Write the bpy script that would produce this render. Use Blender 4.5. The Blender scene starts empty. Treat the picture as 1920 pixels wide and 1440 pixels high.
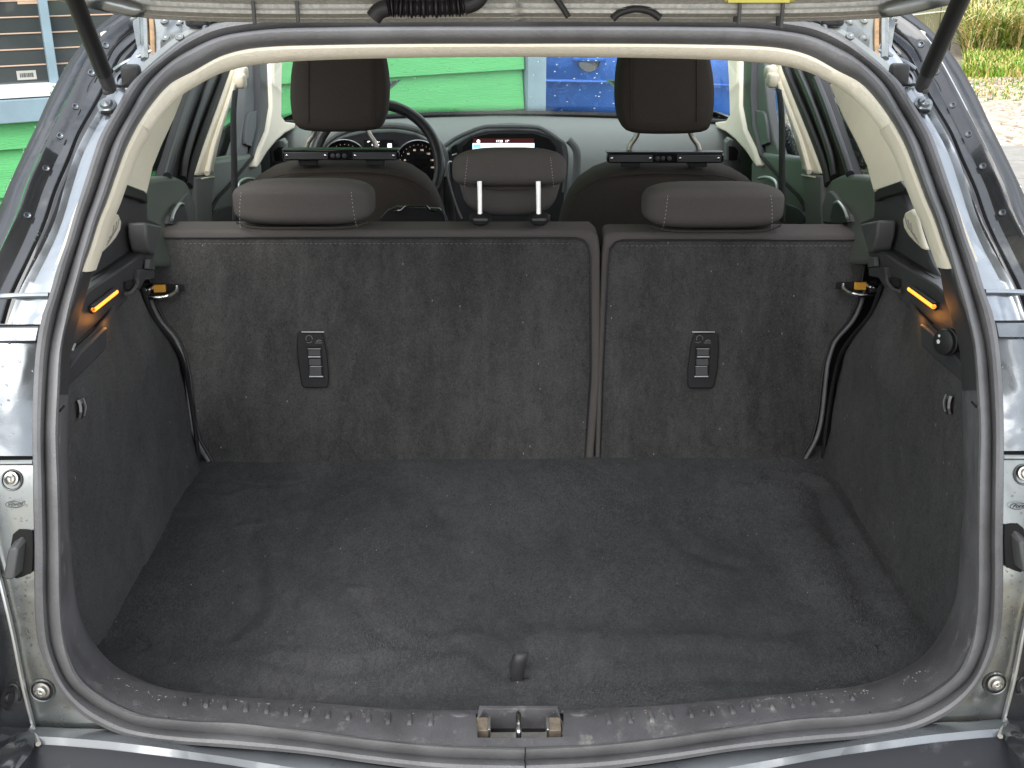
import bpy, bmesh, math, random
from mathutils import Vector as V, Matrix, noise
R = math.radians
rng = random.Random(7)
scn = bpy.context.scene
COL = scn.collection

# ------------------------------------------------------------ camera, light, exposure
F, PITCH, YAW, CAM = 2100.0, R(22.0), R(0.68), V((-0.022, 0.0, 1.55))
cd = bpy.data.cameras.new('camera'); cam = bpy.data.objects.new('camera', cd); COL.objects.link(cam)
cam.location = CAM; cam.rotation_euler = (R(90) - PITCH, 0, -YAW)
cd.sensor_width = 36.0; cd.lens = F / 1920 * 36; cd.clip_start = 0.05; cd.clip_end = 500
scn.camera = cam
w = bpy.data.worlds.new('World'); scn.world = w; w.use_nodes = True
nt = w.node_tree; nt.nodes.clear()
sky = nt.nodes.new('ShaderNodeTexSky'); sky.sky_type = 'NISHITA'; sky.sun_disc = False
SUN_EL, SUN_AZ = R(48), R(200)      # sun behind the camera, a little to the left
sky.sun_elevation = SUN_EL; sky.sun_rotation = SUN_AZ; sky.dust_density = 4.0; sky.air_density = 1.0; sky.ozone_density = 1.0
tc = nt.nodes.new('ShaderNodeTexCoord'); nz = nt.nodes.new('ShaderNodeTexNoise')
nz.inputs['Scale'].default_value = 2.6; nz.inputs['Detail'].default_value = 6; nz.inputs['Roughness'].default_value = .55
rp = nt.nodes.new('ShaderNodeValToRGB'); rp.color_ramp.elements[0].position = .36; rp.color_ramp.elements[1].position = .52
mx = nt.nodes.new('ShaderNodeMix'); mx.data_type = 'RGBA'; mx.inputs[7].default_value = (11.5, 12.0, 12.6, 1)
bg = nt.nodes.new('ShaderNodeBackground'); bg.inputs['Strength'].default_value = .10
wo = nt.nodes.new('ShaderNodeOutputWorld')
L = nt.links.new
L(tc.outputs['Generated'], nz.inputs['Vector']); L(nz.outputs['Fac'], rp.inputs['Fac'])
L(rp.outputs['Color'], mx.inputs[0]); L(sky.outputs['Color'], mx.inputs[6]); L(mx.outputs[2], bg.inputs['Color']); L(bg.outputs[0], wo.inputs['Surface'])
sd = bpy.data.lights.new('sun', 'SUN'); sd.energy = .9; sd.angle = R(40); sd.color = (1, .96, .9)
sun = bpy.data.objects.new('sun', sd); COL.objects.link(sun)
sdir = V((math.sin(SUN_AZ) * math.cos(SUN_EL), math.cos(SUN_AZ) * math.cos(SUN_EL), math.sin(SUN_EL)))
sun.rotation_euler = sdir.to_track_quat('Z', 'Y').to_euler()
vs = scn.view_settings; vs.view_transform = 'Standard'; vs.look = 'None'; vs.exposure = 1.22; vs.gamma = 1
scn.cycles.max_bounces = 10; scn.cycles.diffuse_bounces = 5; scn.cycles.transparent_max_bounces = 16

# ------------------------------------------------------------ pixel -> place helpers (photograph 1920 x 1440)
cp, sp, cy_, sy_ = math.cos(PITCH), math.sin(PITCH), math.cos(YAW), math.sin(YAW)
RT = V((cy_, -sy_, 0)); HZ = V((sy_, cy_, 0)); FW = HZ * cp - V((0, 0, 1)) * sp; UP = HZ * sp + V((0, 0, 1)) * cp
def ray(px, py): return FW + RT * ((px - 960) / F) + UP * ((720 - py) / F)
def onY(px, py, Y): d = ray(px, py); return CAM + d * ((Y - CAM.y) / d.y)
def onZ(px, py, Z): d = ray(px, py); return CAM + d * ((Z - CAM.z) / d.z)
def onX(px, py, X): d = ray(px, py); return CAM + d * ((X - CAM.x) / d.x)
def onP(px, py, p0, n): d = ray(px, py); return CAM + d * ((p0 - CAM).dot(n) / d.dot(n))
SP = [(-.5, 1.0), (.55, 1.0), (.66, 1.005), (.70, 1.012), (.80, 1.02), (.90, 1.04), (1.0, 1.072), (1.1, 1.125), (1.2, 1.20), (1.3, 1.30), (1.44, 1.455), (1.6, 1.63), (2.5, 2.6)]
def SY(z):                            # how far the tailgate opening lies at each height
    for i in range(len(SP) - 1):
        if z <= SP[i + 1][0]:
            (a, ya), (b, yb) = SP[i], SP[i + 1]
            return ya + (yb - ya) * (z - a) / (b - a)
    return SP[-1][1]
def onS(px, py, off=0.0):
    d = ray(px, py); lo, hi = .3, 6.0
    for _ in range(40):
        t = (lo + hi) / 2; p = CAM + d * t
        if p.y < SY(p.z) + off: lo = t
        else: hi = t
    return CAM + d * lo
def SN(z):                            # outward normal of that surface
    s = (SY(z + .03) - SY(z - .03)) / .06
    return V((0, -1, s)).normalized()
TN = V((1, 0, .28)).normalized()      # cabin side, leaning in
def onT(px, py, off=0.0): return onP(px, py, V((-.66 + off, 0, 1.05)), TN)
SEATN = V((0, 1, -.41)).normalized()
def onSeat(px, py, off=0.0): return onP(px, py, V((0, 1.875 + off, .64)), SEATN)

# ------------------------------------------------------------ materials
def mat(name, c, rough=.5, metal=0.0, var=0.0, vscale=20.0, bump=0.0, bscale=200.0, bdist=.002, coat=0.0, emit=None, estr=1.0, dirt=None, spec=.5, stretch=None, var2=None):
    m = bpy.data.materials.new(name); m.use_nodes = True
    t = m.node_tree; b = t.nodes['Principled BSDF']
    b.inputs['Roughness'].default_value = rough; b.inputs['Metallic'].default_value = metal
    b.inputs['Coat Weight'].default_value = coat; b.inputs['Coat Roughness'].default_value = .05
    b.inputs['Specular IOR Level'].default_value = spec
    col = (*c, 1); b.inputs['Base Color'].default_value = col
    tcn = t.nodes.new('ShaderNodeTexCoord'); vec = tcn.outputs['Object']
    if stretch:
        mp = t.nodes.new('ShaderNodeMapping'); mp.inputs['Scale'].default_value = stretch
        t.links.new(vec, mp.inputs['Vector']); vec = mp.outputs[0]
    last = None
    def layer(fac_out, colour, last):
        x = t.nodes.new('ShaderNodeMix'); x.data_type = 'RGBA'
        t.links.new(fac_out, x.inputs[0])
        if last is None: x.inputs[6].default_value = col
        else: t.links.new(last, x.inputs[6])
        x.inputs[7].default_value = colour
        return x.outputs[2]
    def nois(scale, detail, a, bb, rgh=.6):
        n = t.nodes.new('ShaderNodeTexNoise'); n.inputs['Scale'].default_value = scale; n.inputs['Detail'].default_value = detail; n.inputs['Roughness'].default_value = rgh
        t.links.new(vec, n.inputs['Vector'])
        r = t.nodes.new('ShaderNodeMapRange'); r.inputs[1].default_value = a; r.inputs[2].default_value = bb
        t.links.new(n.outputs['Fac'], r.inputs[0]); return r.outputs[0], n.outputs['Fac']
    if var:
        f, _ = nois(vscale, 5, .35, .65)
        last = layer(f, (*[min(1, x * (1 + var)) for x in c], 1), last)
    if var2:
        s2, v2 = var2
        f, _ = nois(s2, 3, .3, .7)
        last = layer(f, (*[min(1, x * (1 + v2)) for x in c], 1), last)
    if dirt:
        dc, dscale, a, bb = dirt
        f, _ = nois(dscale, 8, a, bb, .7)
        last = layer(f, (*dc, 1), last)
    if last is not None: t.links.new(last, b.inputs['Base Color'])
    if bump:
        n = t.nodes.new('ShaderNodeTexNoise'); n.inputs['Scale'].default_value = bscale; n.inputs['Detail'].default_value = 4
        t.links.new(vec, n.inputs['Vector'])
        bn = t.nodes.new('ShaderNodeBump'); bn.inputs['Strength'].default_value = bump; bn.inputs['Distance'].default_value = bdist
        t.links.new(n.outputs['Fac'], bn.inputs['Height']); t.links.new(bn.outputs[0], b.inputs['Normal'])
    if emit:
        b.inputs['Emission Color'].default_value = (*emit, 1); b.inputs['Emission Strength'].default_value = estr
    return m
def carpet_mat(name, c, light, vert=False):
    """matted needle-felt: brushed patches, fine fibres, pale lint"""
    m = mat(name, c, .95, spec=.15); t = m.node_tree; b = t.nodes['Principled BSDF']
    tcn = [n for n in t.nodes if n.type == 'TEX_COORD'][0]
    def N(scale, det, rgh, dist=0, mp=None):
        n = t.nodes.new('ShaderNodeTexNoise'); n.inputs['Scale'].default_value = scale; n.inputs['Detail'].default_value = det
        n.inputs['Roughness'].default_value = rgh; n.inputs['Distortion'].default_value = dist
        if mp:
            q = t.nodes.new('ShaderNodeMapping'); q.inputs['Scale'].default_value = mp[0]; q.inputs['Rotation'].default_value = mp[1]
            t.links.new(tcn.outputs['Object'], q.inputs['Vector']); t.links.new(q.outputs[0], n.inputs['Vector'])
        else: t.links.new(tcn.outputs['Object'], n.inputs['Vector'])
        return n.outputs['Fac']
    def M(op, a, bb):
        x = t.nodes.new('ShaderNodeMath'); x.operation = op
        for i, v in enumerate((a, bb)):
            if isinstance(v, (int, float)): x.inputs[i].default_value = v
            else: t.links.new(v, x.inputs[i])
        return x.outputs[0]
    big = N(5.0, 5, .62, .6, ((1.6, 1, .45), (0, 0, 0)) if vert else ((1, .55, 1), (0, 0, .7)))
    mid = N(30.0, 4, .7, .8, ((1, 1, .6), (0, 0, 0)) if vert else ((1, .6, 1), (0, 0, .5)))
    fib = N(230.0, 4, .85, 2.0, ((1, .45, .6), (.3, .2, .6)))
    fib2 = N(900.0, 2, .7, 1.0)
    s = M('ADD', M('MULTIPLY', big, .55), M('MULTIPLY', mid, .45))
    if vert:      # smudges rubbed up and down the felt
        s = M('ADD', s, M('MULTIPLY', M('POWER', N(1.0, 4, .6, .4, ((17, 1, 3.2), (0, 0, 0))), 2.0), .55))
    s = M('ADD', s, M('MULTIPLY', fib, 1.35)); s = M('ADD', s, M('MULTIPLY', fib2, .9))
    r = t.nodes.new('ShaderNodeMapRange'); r.inputs[1].default_value = 1.42 if vert else 1.50; r.inputs[2].default_value = 2.12 if vert else 2.08
    t.links.new(s, r.inputs[0])
    x = t.nodes.new('ShaderNodeMix'); x.data_type = 'RGBA'; t.links.new(r.outputs[0], x.inputs[0])
    x.inputs[6].default_value = (*c, 1); x.inputs[7].default_value = (*light, 1)
    # lint specks
    vo = t.nodes.new('ShaderNodeTexVoronoi'); vo.inputs['Scale'].default_value = 48
    qm = t.nodes.new('ShaderNodeMapping'); qm.inputs['Scale'].default_value = (1.7, 1.5, .55) if vert else (1.8, .7, 1); qm.inputs['Rotation'].default_value = (.1, .25, .1) if vert else (0, 0, .6)
    t.links.new(tcn.outputs['Object'], qm.inputs['Vector']); t.links.new(qm.outputs[0], vo.inputs['Vector'])
    l1 = M('LESS_THAN', vo.outputs['Distance'], .075)
    sep = t.nodes.new('ShaderNodeSeparateColor'); t.links.new(vo.outputs['Color'], sep.inputs[0])
    l2 = M('MULTIPLY', l1, M('GREATER_THAN', sep.outputs[0], .86))
    y = t.nodes.new('ShaderNodeMix'); y.data_type = 'RGBA'; t.links.new(M('MULTIPLY', l2, .4), y.inputs[0])
    t.links.new(x.outputs[2], y.inputs[6]); y.inputs[7].default_value = (.5, .5, .47, 1)
    t.links.new(y.outputs[2], b.inputs['Base Color'])
    bn = t.nodes.new('ShaderNodeBump'); bn.inputs['Strength'].default_value = .55; bn.inputs['Distance'].default_value = .003
    t.links.new(M('ADD', M('MULTIPLY', fib, .6), M('MULTIPLY', mid, .35 if vert else .8)), bn.inputs['Height']); t.links.new(bn.outputs[0], b.inputs['Normal'])
    return m
def glass_mat(name, tint=(.93, .97, .95)):
    m = bpy.data.materials.new(name); m.use_nodes = True; t = m.node_tree; t.nodes.clear()
    o = t.nodes.new('ShaderNodeOutputMaterial'); tr = t.nodes.new('ShaderNodeBsdfTransparent'); gl = t.nodes.new('ShaderNodeBsdfGlossy')
    lw = t.nodes.new('ShaderNodeLayerWeight'); pw = t.nodes.new('ShaderNodeMath'); pw.operation = 'POWER'; pw.inputs[1].default_value = 4.5
    fr = t.nodes.new('ShaderNodeMapRange'); fr.inputs[3].default_value = .04; fr.inputs[4].default_value = .75; mi = t.nodes.new('ShaderNodeMixShader')
    t.links.new(lw.outputs['Facing'], pw.inputs[0]); t.links.new(pw.outputs[0], fr.inputs[0])
    tr.inputs[0].default_value = (*tint, 1); gl.inputs['Roughness'].default_value = .02
    t.links.new(fr.outputs[0], mi.inputs[0]); t.links.new(tr.outputs[0], mi.inputs[1]); t.links.new(gl.outputs[0], mi.inputs[2]); t.links.new(mi.outputs[0], o.inputs[0])
    return m
def drop_mat():
    m = bpy.data.materials.new('rain_water'); m.use_nodes = True; b = m.node_tree.nodes['Principled BSDF']
    b.inputs['Transmission Weight'].default_value = 1; b.inputs['Roughness'].default_value = 0; b.inputs['IOR'].default_value = 1.33
    return m
def paint_mat(name, c, metal=.75, rough=.22, wave=.35, wscale=7.0, grime=(.30, .29, .26), g0=.62, g1=.78):
    m = mat(name, c, rough, metal, coat=.45, dirt=(grime, 9.0, g0, g1)); t = m.node_tree; b = t.nodes['Principled BSDF']
    tcn = [n for n in t.nodes if n.type == 'TEX_COORD'][0]
    n = t.nodes.new('ShaderNodeTexNoise'); n.inputs['Scale'].default_value = wscale; n.inputs['Detail'].default_value = 3; n.inputs['Distortion'].default_value = .6
    n2 = t.nodes.new('ShaderNodeTexNoise'); n2.inputs['Scale'].default_value = 120; n2.inputs['Detail'].default_value = 2
    t.links.new(tcn.outputs['Object'], n.inputs['Vector']); t.links.new(tcn.outputs['Object'], n2.inputs['Vector'])
    bn = t.nodes.new('ShaderNodeBump'); bn.inputs['Strength'].default_value = wave; bn.inputs['Distance'].default_value = .02
    b2 = t.nodes.new('ShaderNodeBump'); b2.inputs['Strength'].default_value = .05; b2.inputs['Distance'].default_value = .001
    t.links.new(n.outputs['Fac'], bn.inputs['Height']); t.links.new(n2.outputs['Fac'], b2.inputs['Height'])
    t.links.new(b2.outputs[0], bn.inputs['Normal']); t.links.new(bn.outputs[0], b.inputs['Normal']); t.links.new(bn.outputs[0], b.inputs['Coat Normal'])
    # smeared wet patches: the roughness changes across the panel
    n3 = t.nodes.new('ShaderNodeTexNoise'); n3.inputs['Scale'].default_value = 11; n3.inputs['Detail'].default_value = 6; n3.inputs['Distortion'].default_value = 1.0
    t.links.new(tcn.outputs['Object'], n3.inputs['Vector'])
    r = t.nodes.new('ShaderNodeMapRange'); r.inputs[1].default_value = .4; r.inputs[2].default_value = .62; r.inputs[3].default_value = rough * .5; r.inputs[4].default_value = rough * 1.4
    t.links.new(n3.outputs['Fac'], r.inputs[0]); t.links.new(r.outputs[0], b.inputs['Roughness'])
    return m
M_ = dict(
    paint=paint_mat('dark_grey_paint', (.14, .155, .17), rough=.32), flange=paint_mat('sky_lit_flange_paint', (.27, .295, .325), rough=.30), pillar=paint_mat('pillar_dark_reflection', (.05, .053, .058), .6, .16, .14, 6.0, (.16, .16, .15), .6, .8),  # one paint on the car; flange and pillar colours carry their bright and dark reflections
    paint_gloss=paint_mat('wet_black_paint', (.035, .037, .042), .2, .12, .2, 5.0, (.10, .10, .10), .66, .85),
    paint_metal=paint_mat('sky_lit_grey_paint', (.235, .25, .245), .8, .34, .25, 5.0, (.34, .33, .27), .55, .75),  # the same body paint, lightened to carry the sky's reflection
    rubber=mat('seal_rubber', (.085, .085, .088), .40, var=.5, vscale=14, bump=.25, bscale=300, dirt=((.16, .155, .15), 40, .68, .85), spec=.7),
    rubber_dark=mat('black_rubber', (.015, .015, .016), .5),
    plastic=mat('grained_black_plastic', (.040, .040, .043), .48, var=.35, vscale=9, bump=.35, bscale=900, bdist=.0006, spec=.5),
    plastic_scuffed=mat('scuffed_sill_plastic', (.092, .090, .096), .42, var=.7, vscale=13, bump=.6, bscale=500, bdist=.001, dirt=((.30, .29, .27), 45, .57, .72), stretch=(1, .6, 1)),
    plastic_grey=mat('dark_grey_plastic', (.075, .077, .078), .5, bump=.3, bscale=800, bdist=.0006),
    gap=mat('unlit_cavity', (.008, .008, .008), .9),
    cream=mat('cream_trim', (.74, .69, .56), .75, var=.06, vscale=10, bump=.3, bscale=900, bdist=.0006),
    liner=mat('cream_headliner_cloth', (.80, .75, .62), .95, var=.08, vscale=120, bump=.6, bscale=500, bdist=.001),
    fabric=mat('warm_grey_seat_cloth', (.082, .075, .071), .95, var=.28, vscale=520, bump=.5, bscale=700, bdist=.0012, spec=.2, var2=(7, .25)),
    fabric_dark=mat('dark_brown_seat_cloth', (.042, .036, .031), .95, var=.3, vscale=420, bump=.4, bscale=600, bdist=.001, spec=.15),
    carpet=carpet_mat('charcoal_boot_carpet', (.046, .0475, .049), (.128, .130, .134)),
    carpet_back=carpet_mat('charcoal_seatback_felt', (.022, .022, .022), (.098, .097, .094), True),
    carpet_side=carpet_mat('charcoal_side_felt', (.040, .040, .040), (.104, .104, .103), True),
    chrome=mat('chromed_steel', (.75, .75, .74), .18, 1.0, bump=.2, bscale=60),
    steel=mat('zinc_steel', (.5, .49, .46), .38, 1.0, var=.3, vscale=80),
    bracket=mat('yellow_zinc', (.55, .50, .12), .4, .8),
    rust=mat('rust_streak', (.27, .17, .09), .7, .1, var=.6, vscale=90),
    orange=mat('orange_indicator', (.75, .36, .03), .45),
    lamp=mat('amber_lamp_lens', (.9, .4, .1), .4, emit=(1, .26, .02), estr=1.2),
    grey_dash=mat('sage_grey_dash', (.16, .175, .165), .65, bump=.3, bscale=500, bdist=.0008),
    door_trim=mat('grey_green_door_trim', (.10, .115, .10), .5, bump=.3, bscale=500, bdist=.0008),
    silver=mat('satin_silver_trim', (.62, .63, .62), .3, .8),
    white=mat('white_print', (.8, .8, .78), .5),
    thread_dim=mat('grey_thread', (.15, .145, .135), .9), thread=mat('pale_thread', (.36, .35, .33), .8),
    glass=glass_mat('window_glass'), tinted=glass_mat('tinted_glass', (.42, .47, .45)),
    water=drop_mat(),
    frame=mat('black_door_frame', (.018, .017, .017), .6, bump=.2, bscale=700, bdist=.0006, spec=.25),
    handle=mat('black_handle_plastic', (.010, .010, .011), .5, spec=.3, bump=.2, bscale=500, bdist=.0005, dirt=((.08, .075, .06), 90, .62, .8)),
    satin_panel=paint_mat('satin_grey_paint', (.17, .185, .20), .5, .42, .1, 5.0, (.2, .2, .19), .6, .8),
    belt=mat('black_belt_webbing', (.014, .014, .015), .8),
    piano=mat('gloss_black', (.012, .012, .013), .12, coat=1),
)
# ------------------------------------------------------------ mesh helpers
def tag(o, label=None, cat=None, group=None, kind=None):
    for k, v in (('label', label), ('category', cat), ('group', group), ('kind', kind)):
        if v: o[k] = v
    return o
def empty(name, loc, label, cat, group=None):
    o = bpy.data.objects.new(name, None); COL.objects.link(o); o.location = loc; o.empty_display_size = .1
    return tag(o, label, cat, group)
def world_loc(o):
    v = V((0, 0, 0))
    while o: v = v + V(o.location); o = o.parent
    return v
def link(name, me, parent=None, loc=None):
    o = bpy.data.objects.new(name, me); COL.objects.link(o)
    if parent is not None:
        o.parent = parent
        o.location = -world_loc(parent)          # meshes are written in world coordinates
    return o
def mesh(name, verts, faces, mats, parent=None, smooth=True, mi=None, mirror=False, th=0, bevel=0, seg=2, subs=0, ang=35, recalc=True, keep=None, label=None, kind=None):
    """one mesh object, or the pair left and right of the car when mirror is set"""
    if not isinstance(mats, (list, tuple)): mats = [mats]
    out = []
    for side in ((0, 1) if mirror else (0,)):
        me = bpy.data.meshes.new(name)
        vv = [tuple(v) if not side else (-v[0], v[1], v[2]) for v in verts]
        ff = [tuple(f) if not side else tuple(reversed(f)) for f in faces]
        me.from_pydata(vv, [], ff)
        for m in mats: me.materials.append(m)
        if mi: me.polygons.foreach_set('material_index', mi)
        me.validate(clean_customdata=False)
        if recalc:
            bm = bmesh.new(); bm.from_mesh(me); bmesh.ops.recalc_face_normals(bm, faces=bm.faces); bm.to_mesh(me); bm.free()
        if smooth:
            me.polygons.foreach_set('use_smooth', [True] * len(me.polygons))
            me.set_sharp_from_angle(angle=R(ang))
        p = parent[side] if isinstance(parent, (list, tuple)) else parent
        o = link(name, me, p)
        if th:
            s = o.modifiers.new('solid', 'SOLIDIFY'); s.thickness = th; s.offset = 0
        if bevel:
            b = o.modifiers.new('bevel', 'BEVEL'); b.width = bevel; b.segments = seg; b.limit_method = 'ANGLE'; b.angle_limit = R(40); b.harden_normals = False
        if subs:
            s = o.modifiers.new('sub', 'SUBSURF'); s.levels = subs; s.render_levels = subs
        tag(o, label=label, kind=kind)
        out.append(o)
    return out if mirror else out[0]
def cr(pts, n, closed=False):
    P = [V(p) for p in pts]; out = []; N = len(P)
    rngN = N if closed else N - 1
    for i in range(rngN):
        a = P[(i - 1) % N] if closed else P[max(i - 1, 0)]; b = P[i]; c = P[(i + 1) % N]; d = P[(i + 2) % N] if closed else P[min(i + 2, N - 1)]
        for k in range(n):
            t = k / n
            out.append(.5 * ((2 * b) + (c - a) * t + (2 * a - 5 * b + 4 * c - d) * t * t + (3 * b - a - 3 * c + d) * t ** 3))
    if not closed: out.append(P[-1])
    return out
def loft(name, rows, prof, m, parent=None, n=5, mirror=True, fn=None, skip=None, hs=None, **kw):
    """rows of matching points on several curves; prof = (position between the curves, height above the surface)"""
    K = len(rows[0]); C_ = [cr([r[k] for r in rows], n) for k in range(K)]
    T = len(C_[0]); vs_, fs = [], []
    for i in range(T):
        for (u, h) in prof:
            k = min(int(u), K - 2); f = u - k
            a, b = C_[k][i], C_[k + 1][i]; p = a.lerp(b, f)
            i0, i1 = max(i - 1, 0), min(i + 1, T - 1)
            tn = (C_[k][i1].lerp(C_[k + 1][i1], f) - C_[k][i0].lerp(C_[k + 1][i0], f))
            nn = tn.cross(b - a)
            if nn.length < 1e-9: nn = V((0, -1, 0))
            nn.normalize()
            if nn.dot(CAM - p) < 0: nn = -nn
            q = p + nn * (h * (hs(i / (T - 1)) if hs and h > -.0101 else h) if False else (h * hs(i / (T - 1)) if (hs and h > 0) else h))
            if fn: q = fn(q, i / (T - 1), u)
            vs_.append(q)
    J = len(prof)
    for i in range(T - 1):
        for j in range(J - 1):
            if skip and skip(vs_[i * J + j], vs_[(i + 1) * J + j + 1], prof[j][0]): continue
            fs.append((i * J + j, i * J + j + 1, (i + 1) * J + j + 1, (i + 1) * J + j))
    return mesh(name, vs_, fs, m, parent, mirror=mirror, **kw)
class MB:
    """collects shapes for ONE mesh"""
    def __init__(s): s.v, s.f, s.mi, s.cur = [], [], [], 0
    def m(s, i): s.cur = i; return s
    def add(s, vs_, fs):
        b = len(s.v); s.v += [V(x) for x in vs_]; s.f += [tuple(b + i for i in f) for f in fs]; s.mi += [s.cur] * len(fs); return s
    def box(s, c, d, rot=None):
        c = V(c); q = []
        for x in (-1, 1):
            for y in (-1, 1):
                for z in (-1, 1):
                    p = V((x * d[0] / 2, y * d[1] / 2, z * d[2] / 2))
                    if rot: p = rot @ p
                    q.append(c + p)
        return s.add(q, [(0, 1, 3, 2), (4, 6, 7, 5), (0, 4, 5, 1), (2, 3, 7, 6), (0, 2, 6, 4), (1, 5, 7, 3)])
    def tube(s, path, r, n=10, closed=False, cap=True):
        P = [V(p) for p in path]; T = len(P); ring0 = None
        b = len(s.v); rr = r if callable(r) else (lambda t: r)
        up = None
        for i in range(T):
            a = P[(i - 1) % T] if closed else P[max(i - 1, 0)]; c = P[(i + 1) % T] if closed else P[min(i + 1, T - 1)]
            t = (c - a).normalized()
            if up is None:
                up = V((0, 0, 1)) if abs(t.z) < .9 else V((1, 0, 0))
            up = (up - t * up.dot(t)).normalized(); sd = t.cross(up)
            R_ = rr(i / max(T - 1, 1))
            for k in range(n):
                an = 2 * math.pi * k / n
                s.v.append(P[i] + up * (R_ * math.cos(an)) + sd * (R_ * math.sin(an)))
        for i in range(T if closed else T - 1):
            for k in range(n):
                i2 = (i + 1) % T
                s.f.append((b + i * n + k, b + i * n + (k + 1) % n, b + i2 * n + (k + 1) % n, b + i2 * n + k)); s.mi.append(s.cur)
        if cap and not closed:
            s.f.append(tuple(b + k for k in reversed(range(n)))); s.mi.append(s.cur)
            s.f.append(tuple(b + (T - 1) * n + k for k in range(n))); s.mi.append(s.cur)
        return s
    def lathe(s, c, axis, prof, n=20):
        """prof: (radius, distance along the axis)"""
        ax = V(axis).normalized(); u = ax.orthogonal().normalized(); w_ = ax.cross(u); c = V(c); b = len(s.v)
        for (r, d) in prof:
            for k in range(n):
                an = 2 * math.pi * k / n; s.v.append(c + ax * d + u * (max(r, 1e-5) * math.cos(an)) + w_ * (max(r, 1e-5) * math.sin(an)))
        for i in range(len(prof) - 1):
            for k in range(n):
                s.f.append((b + i * n + k, b + i * n + (k + 1) % n, b + (i + 1) * n + (k + 1) % n, b + (i + 1) * n + k)); s.mi.append(s.cur)
        return s
    def poly(s, pts, ext):
        """outline pushed along ext"""
        P = [V(p) for p in pts]; n = len(P); e = V(ext)
        return s.add(P + [p + e for p in P], [tuple(range(n)), tuple(range(2 * n - 1, n - 1, -1))] + [(i, i + n, (i + 1) % n + n, (i + 1) % n) for i in range(n)])
    def build(s, name, mats, parent=None, **kw):
        return mesh(name, s.v, s.f, mats, parent, mi=s.mi if isinstance(mats, (list, tuple)) else None, **kw)
from mathutils.bvhtree import BVHTree
_bvh = {}
def hit(o, px, py, lift=0.0):
    """where the line of sight at a picture point meets a finished part, with the surface normal"""
    if isinstance(o, list): o = o[0]
    if o.name not in _bvh: _bvh[o.name] = BVHTree.FromPolygons([v.co.copy() for v in o.data.vertices], [tuple(p.vertices) for p in o.data.polygons])
    d = ray(px, py).normalized(); loc, n_, i, dist = _bvh[o.name].ray_cast(CAM, d)
    if loc is None: return None, None
    if n_.dot(d) > 0: n_ = -n_
    return loc + n_ * lift, n_
def slab(name, pts, ext, m, parent=None, **kw): return MB().poly(pts, ext).build(name, m, parent, **kw)
def smooth2(pts, n=4, closed=True): return cr(pts, n, closed)
def cushion(name, outline, axis, depth, m, parent=None, rounds=7, flat=.55, power=2.4, **kw):
    """padded shape: an outline swelling along axis, full in the middle and rounded at its rim"""
    P = [V(p) for p in outline]; n = len(P); c = sum(P, V((0, 0, 0))) / n; ax = V(axis).normalized(); vs_, fs = [], []
    for k in range(-rounds, rounds + 1):
        t = k / rounds; sc = (max(0, 1 - abs(t) ** power)) ** (1 / power); sc = flat * 0 + sc
        rim = 1 - (1 - sc) * (1 - flat)
        for p in P: vs_.append(c + (p - c) * rim + ax * (t * depth / 2))
    N = 2 * rounds + 1
    for i in range(N - 1):
        for k in range(n): fs.append((i * n + k, i * n + (k + 1) % n, (i + 1) * n + (k + 1) % n, (i + 1) * n + k))
    for s_, base in ((-1, 0), (1, (N - 1) * n)):
        rings = [base]; cnt = len(vs_)
        prev = [base + k for k in range(n)]
        for q in (.75, .5, .25):
            cur = []
            for k in range(n):
                p = vs_[base + k]; cc = c + ax * (s_ * depth / 2)
                vs_.append(cc + (p - cc) * q + ax * (s_ * depth * .035 * (1 - q))); cur.append(len(vs_) - 1)
            for k in range(n): fs.append((prev[k], prev[(k + 1) % n], cur[(k + 1) % n], cur[k]))
            prev = cur
        fs.append(tuple(prev))
    return mesh(name, vs_, fs, m, parent, ang=80, **kw)
def rbox(name, c, d, m, parent=None, p=4.0, n=14, rot=None, fn=None, **kw):
    """rounded block: a superellipsoid"""
    vs_, fs = [], []
    def sg(x, e): return math.copysign(abs(x) ** e, x)
    e = 2 / p
    for i in range(n + 1):
        th = -math.pi / 2 + math.pi * i / n
        for j in range(2 * n):
            ph = 2 * math.pi * j / (2 * n)
            q = V((d[0] / 2 * sg(math.cos(th), e) * sg(math.cos(ph), e), d[1] / 2 * sg(math.cos(th), e) * sg(math.sin(ph), e), d[2] / 2 * sg(math.sin(th), e)))
            if fn: q = fn(q)
            if rot: q = rot @ q
            vs_.append(V(c) + q)
    for i in range(n):
        for j in range(2 * n): fs.append((i * 2 * n + j, i * 2 * n + (j + 1) % (2 * n), (i + 1) * 2 * n + (j + 1) % (2 * n), (i + 1) * 2 * n + j))
    return mesh(name, vs_, fs, m, parent, ang=80, **kw)
def text(name, body, size, loc, rot, m, parent=None, shear=0, ext=.0003, align='CENTER'):
    c = bpy.data.curves.new(name, 'FONT'); c.body = body; c.size = size; c.extrude = ext; c.align_x = align; c.align_y = 'CENTER'; c.shear = shear
    t = bpy.data.objects.new(name, c); COL.objects.link(t)
    me = bpy.data.meshes.new_from_object(t, depsgraph=bpy.context.evaluated_depsgraph_get())
    COL.objects.unlink(t); bpy.data.objects.remove(t)
    me.transform(Matrix.Translation(V(loc)) @ rot.to_4x4()); me.materials.clear(); me.materials.append(m)
    return link(name, me, parent)

# ============================================================ THE CAR
car = empty('hatchback_car', (0, 1.0, 0), 'dark grey hatchback seen from behind with its tailgate raised and its empty boot open', 'car')
K = M_
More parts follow.
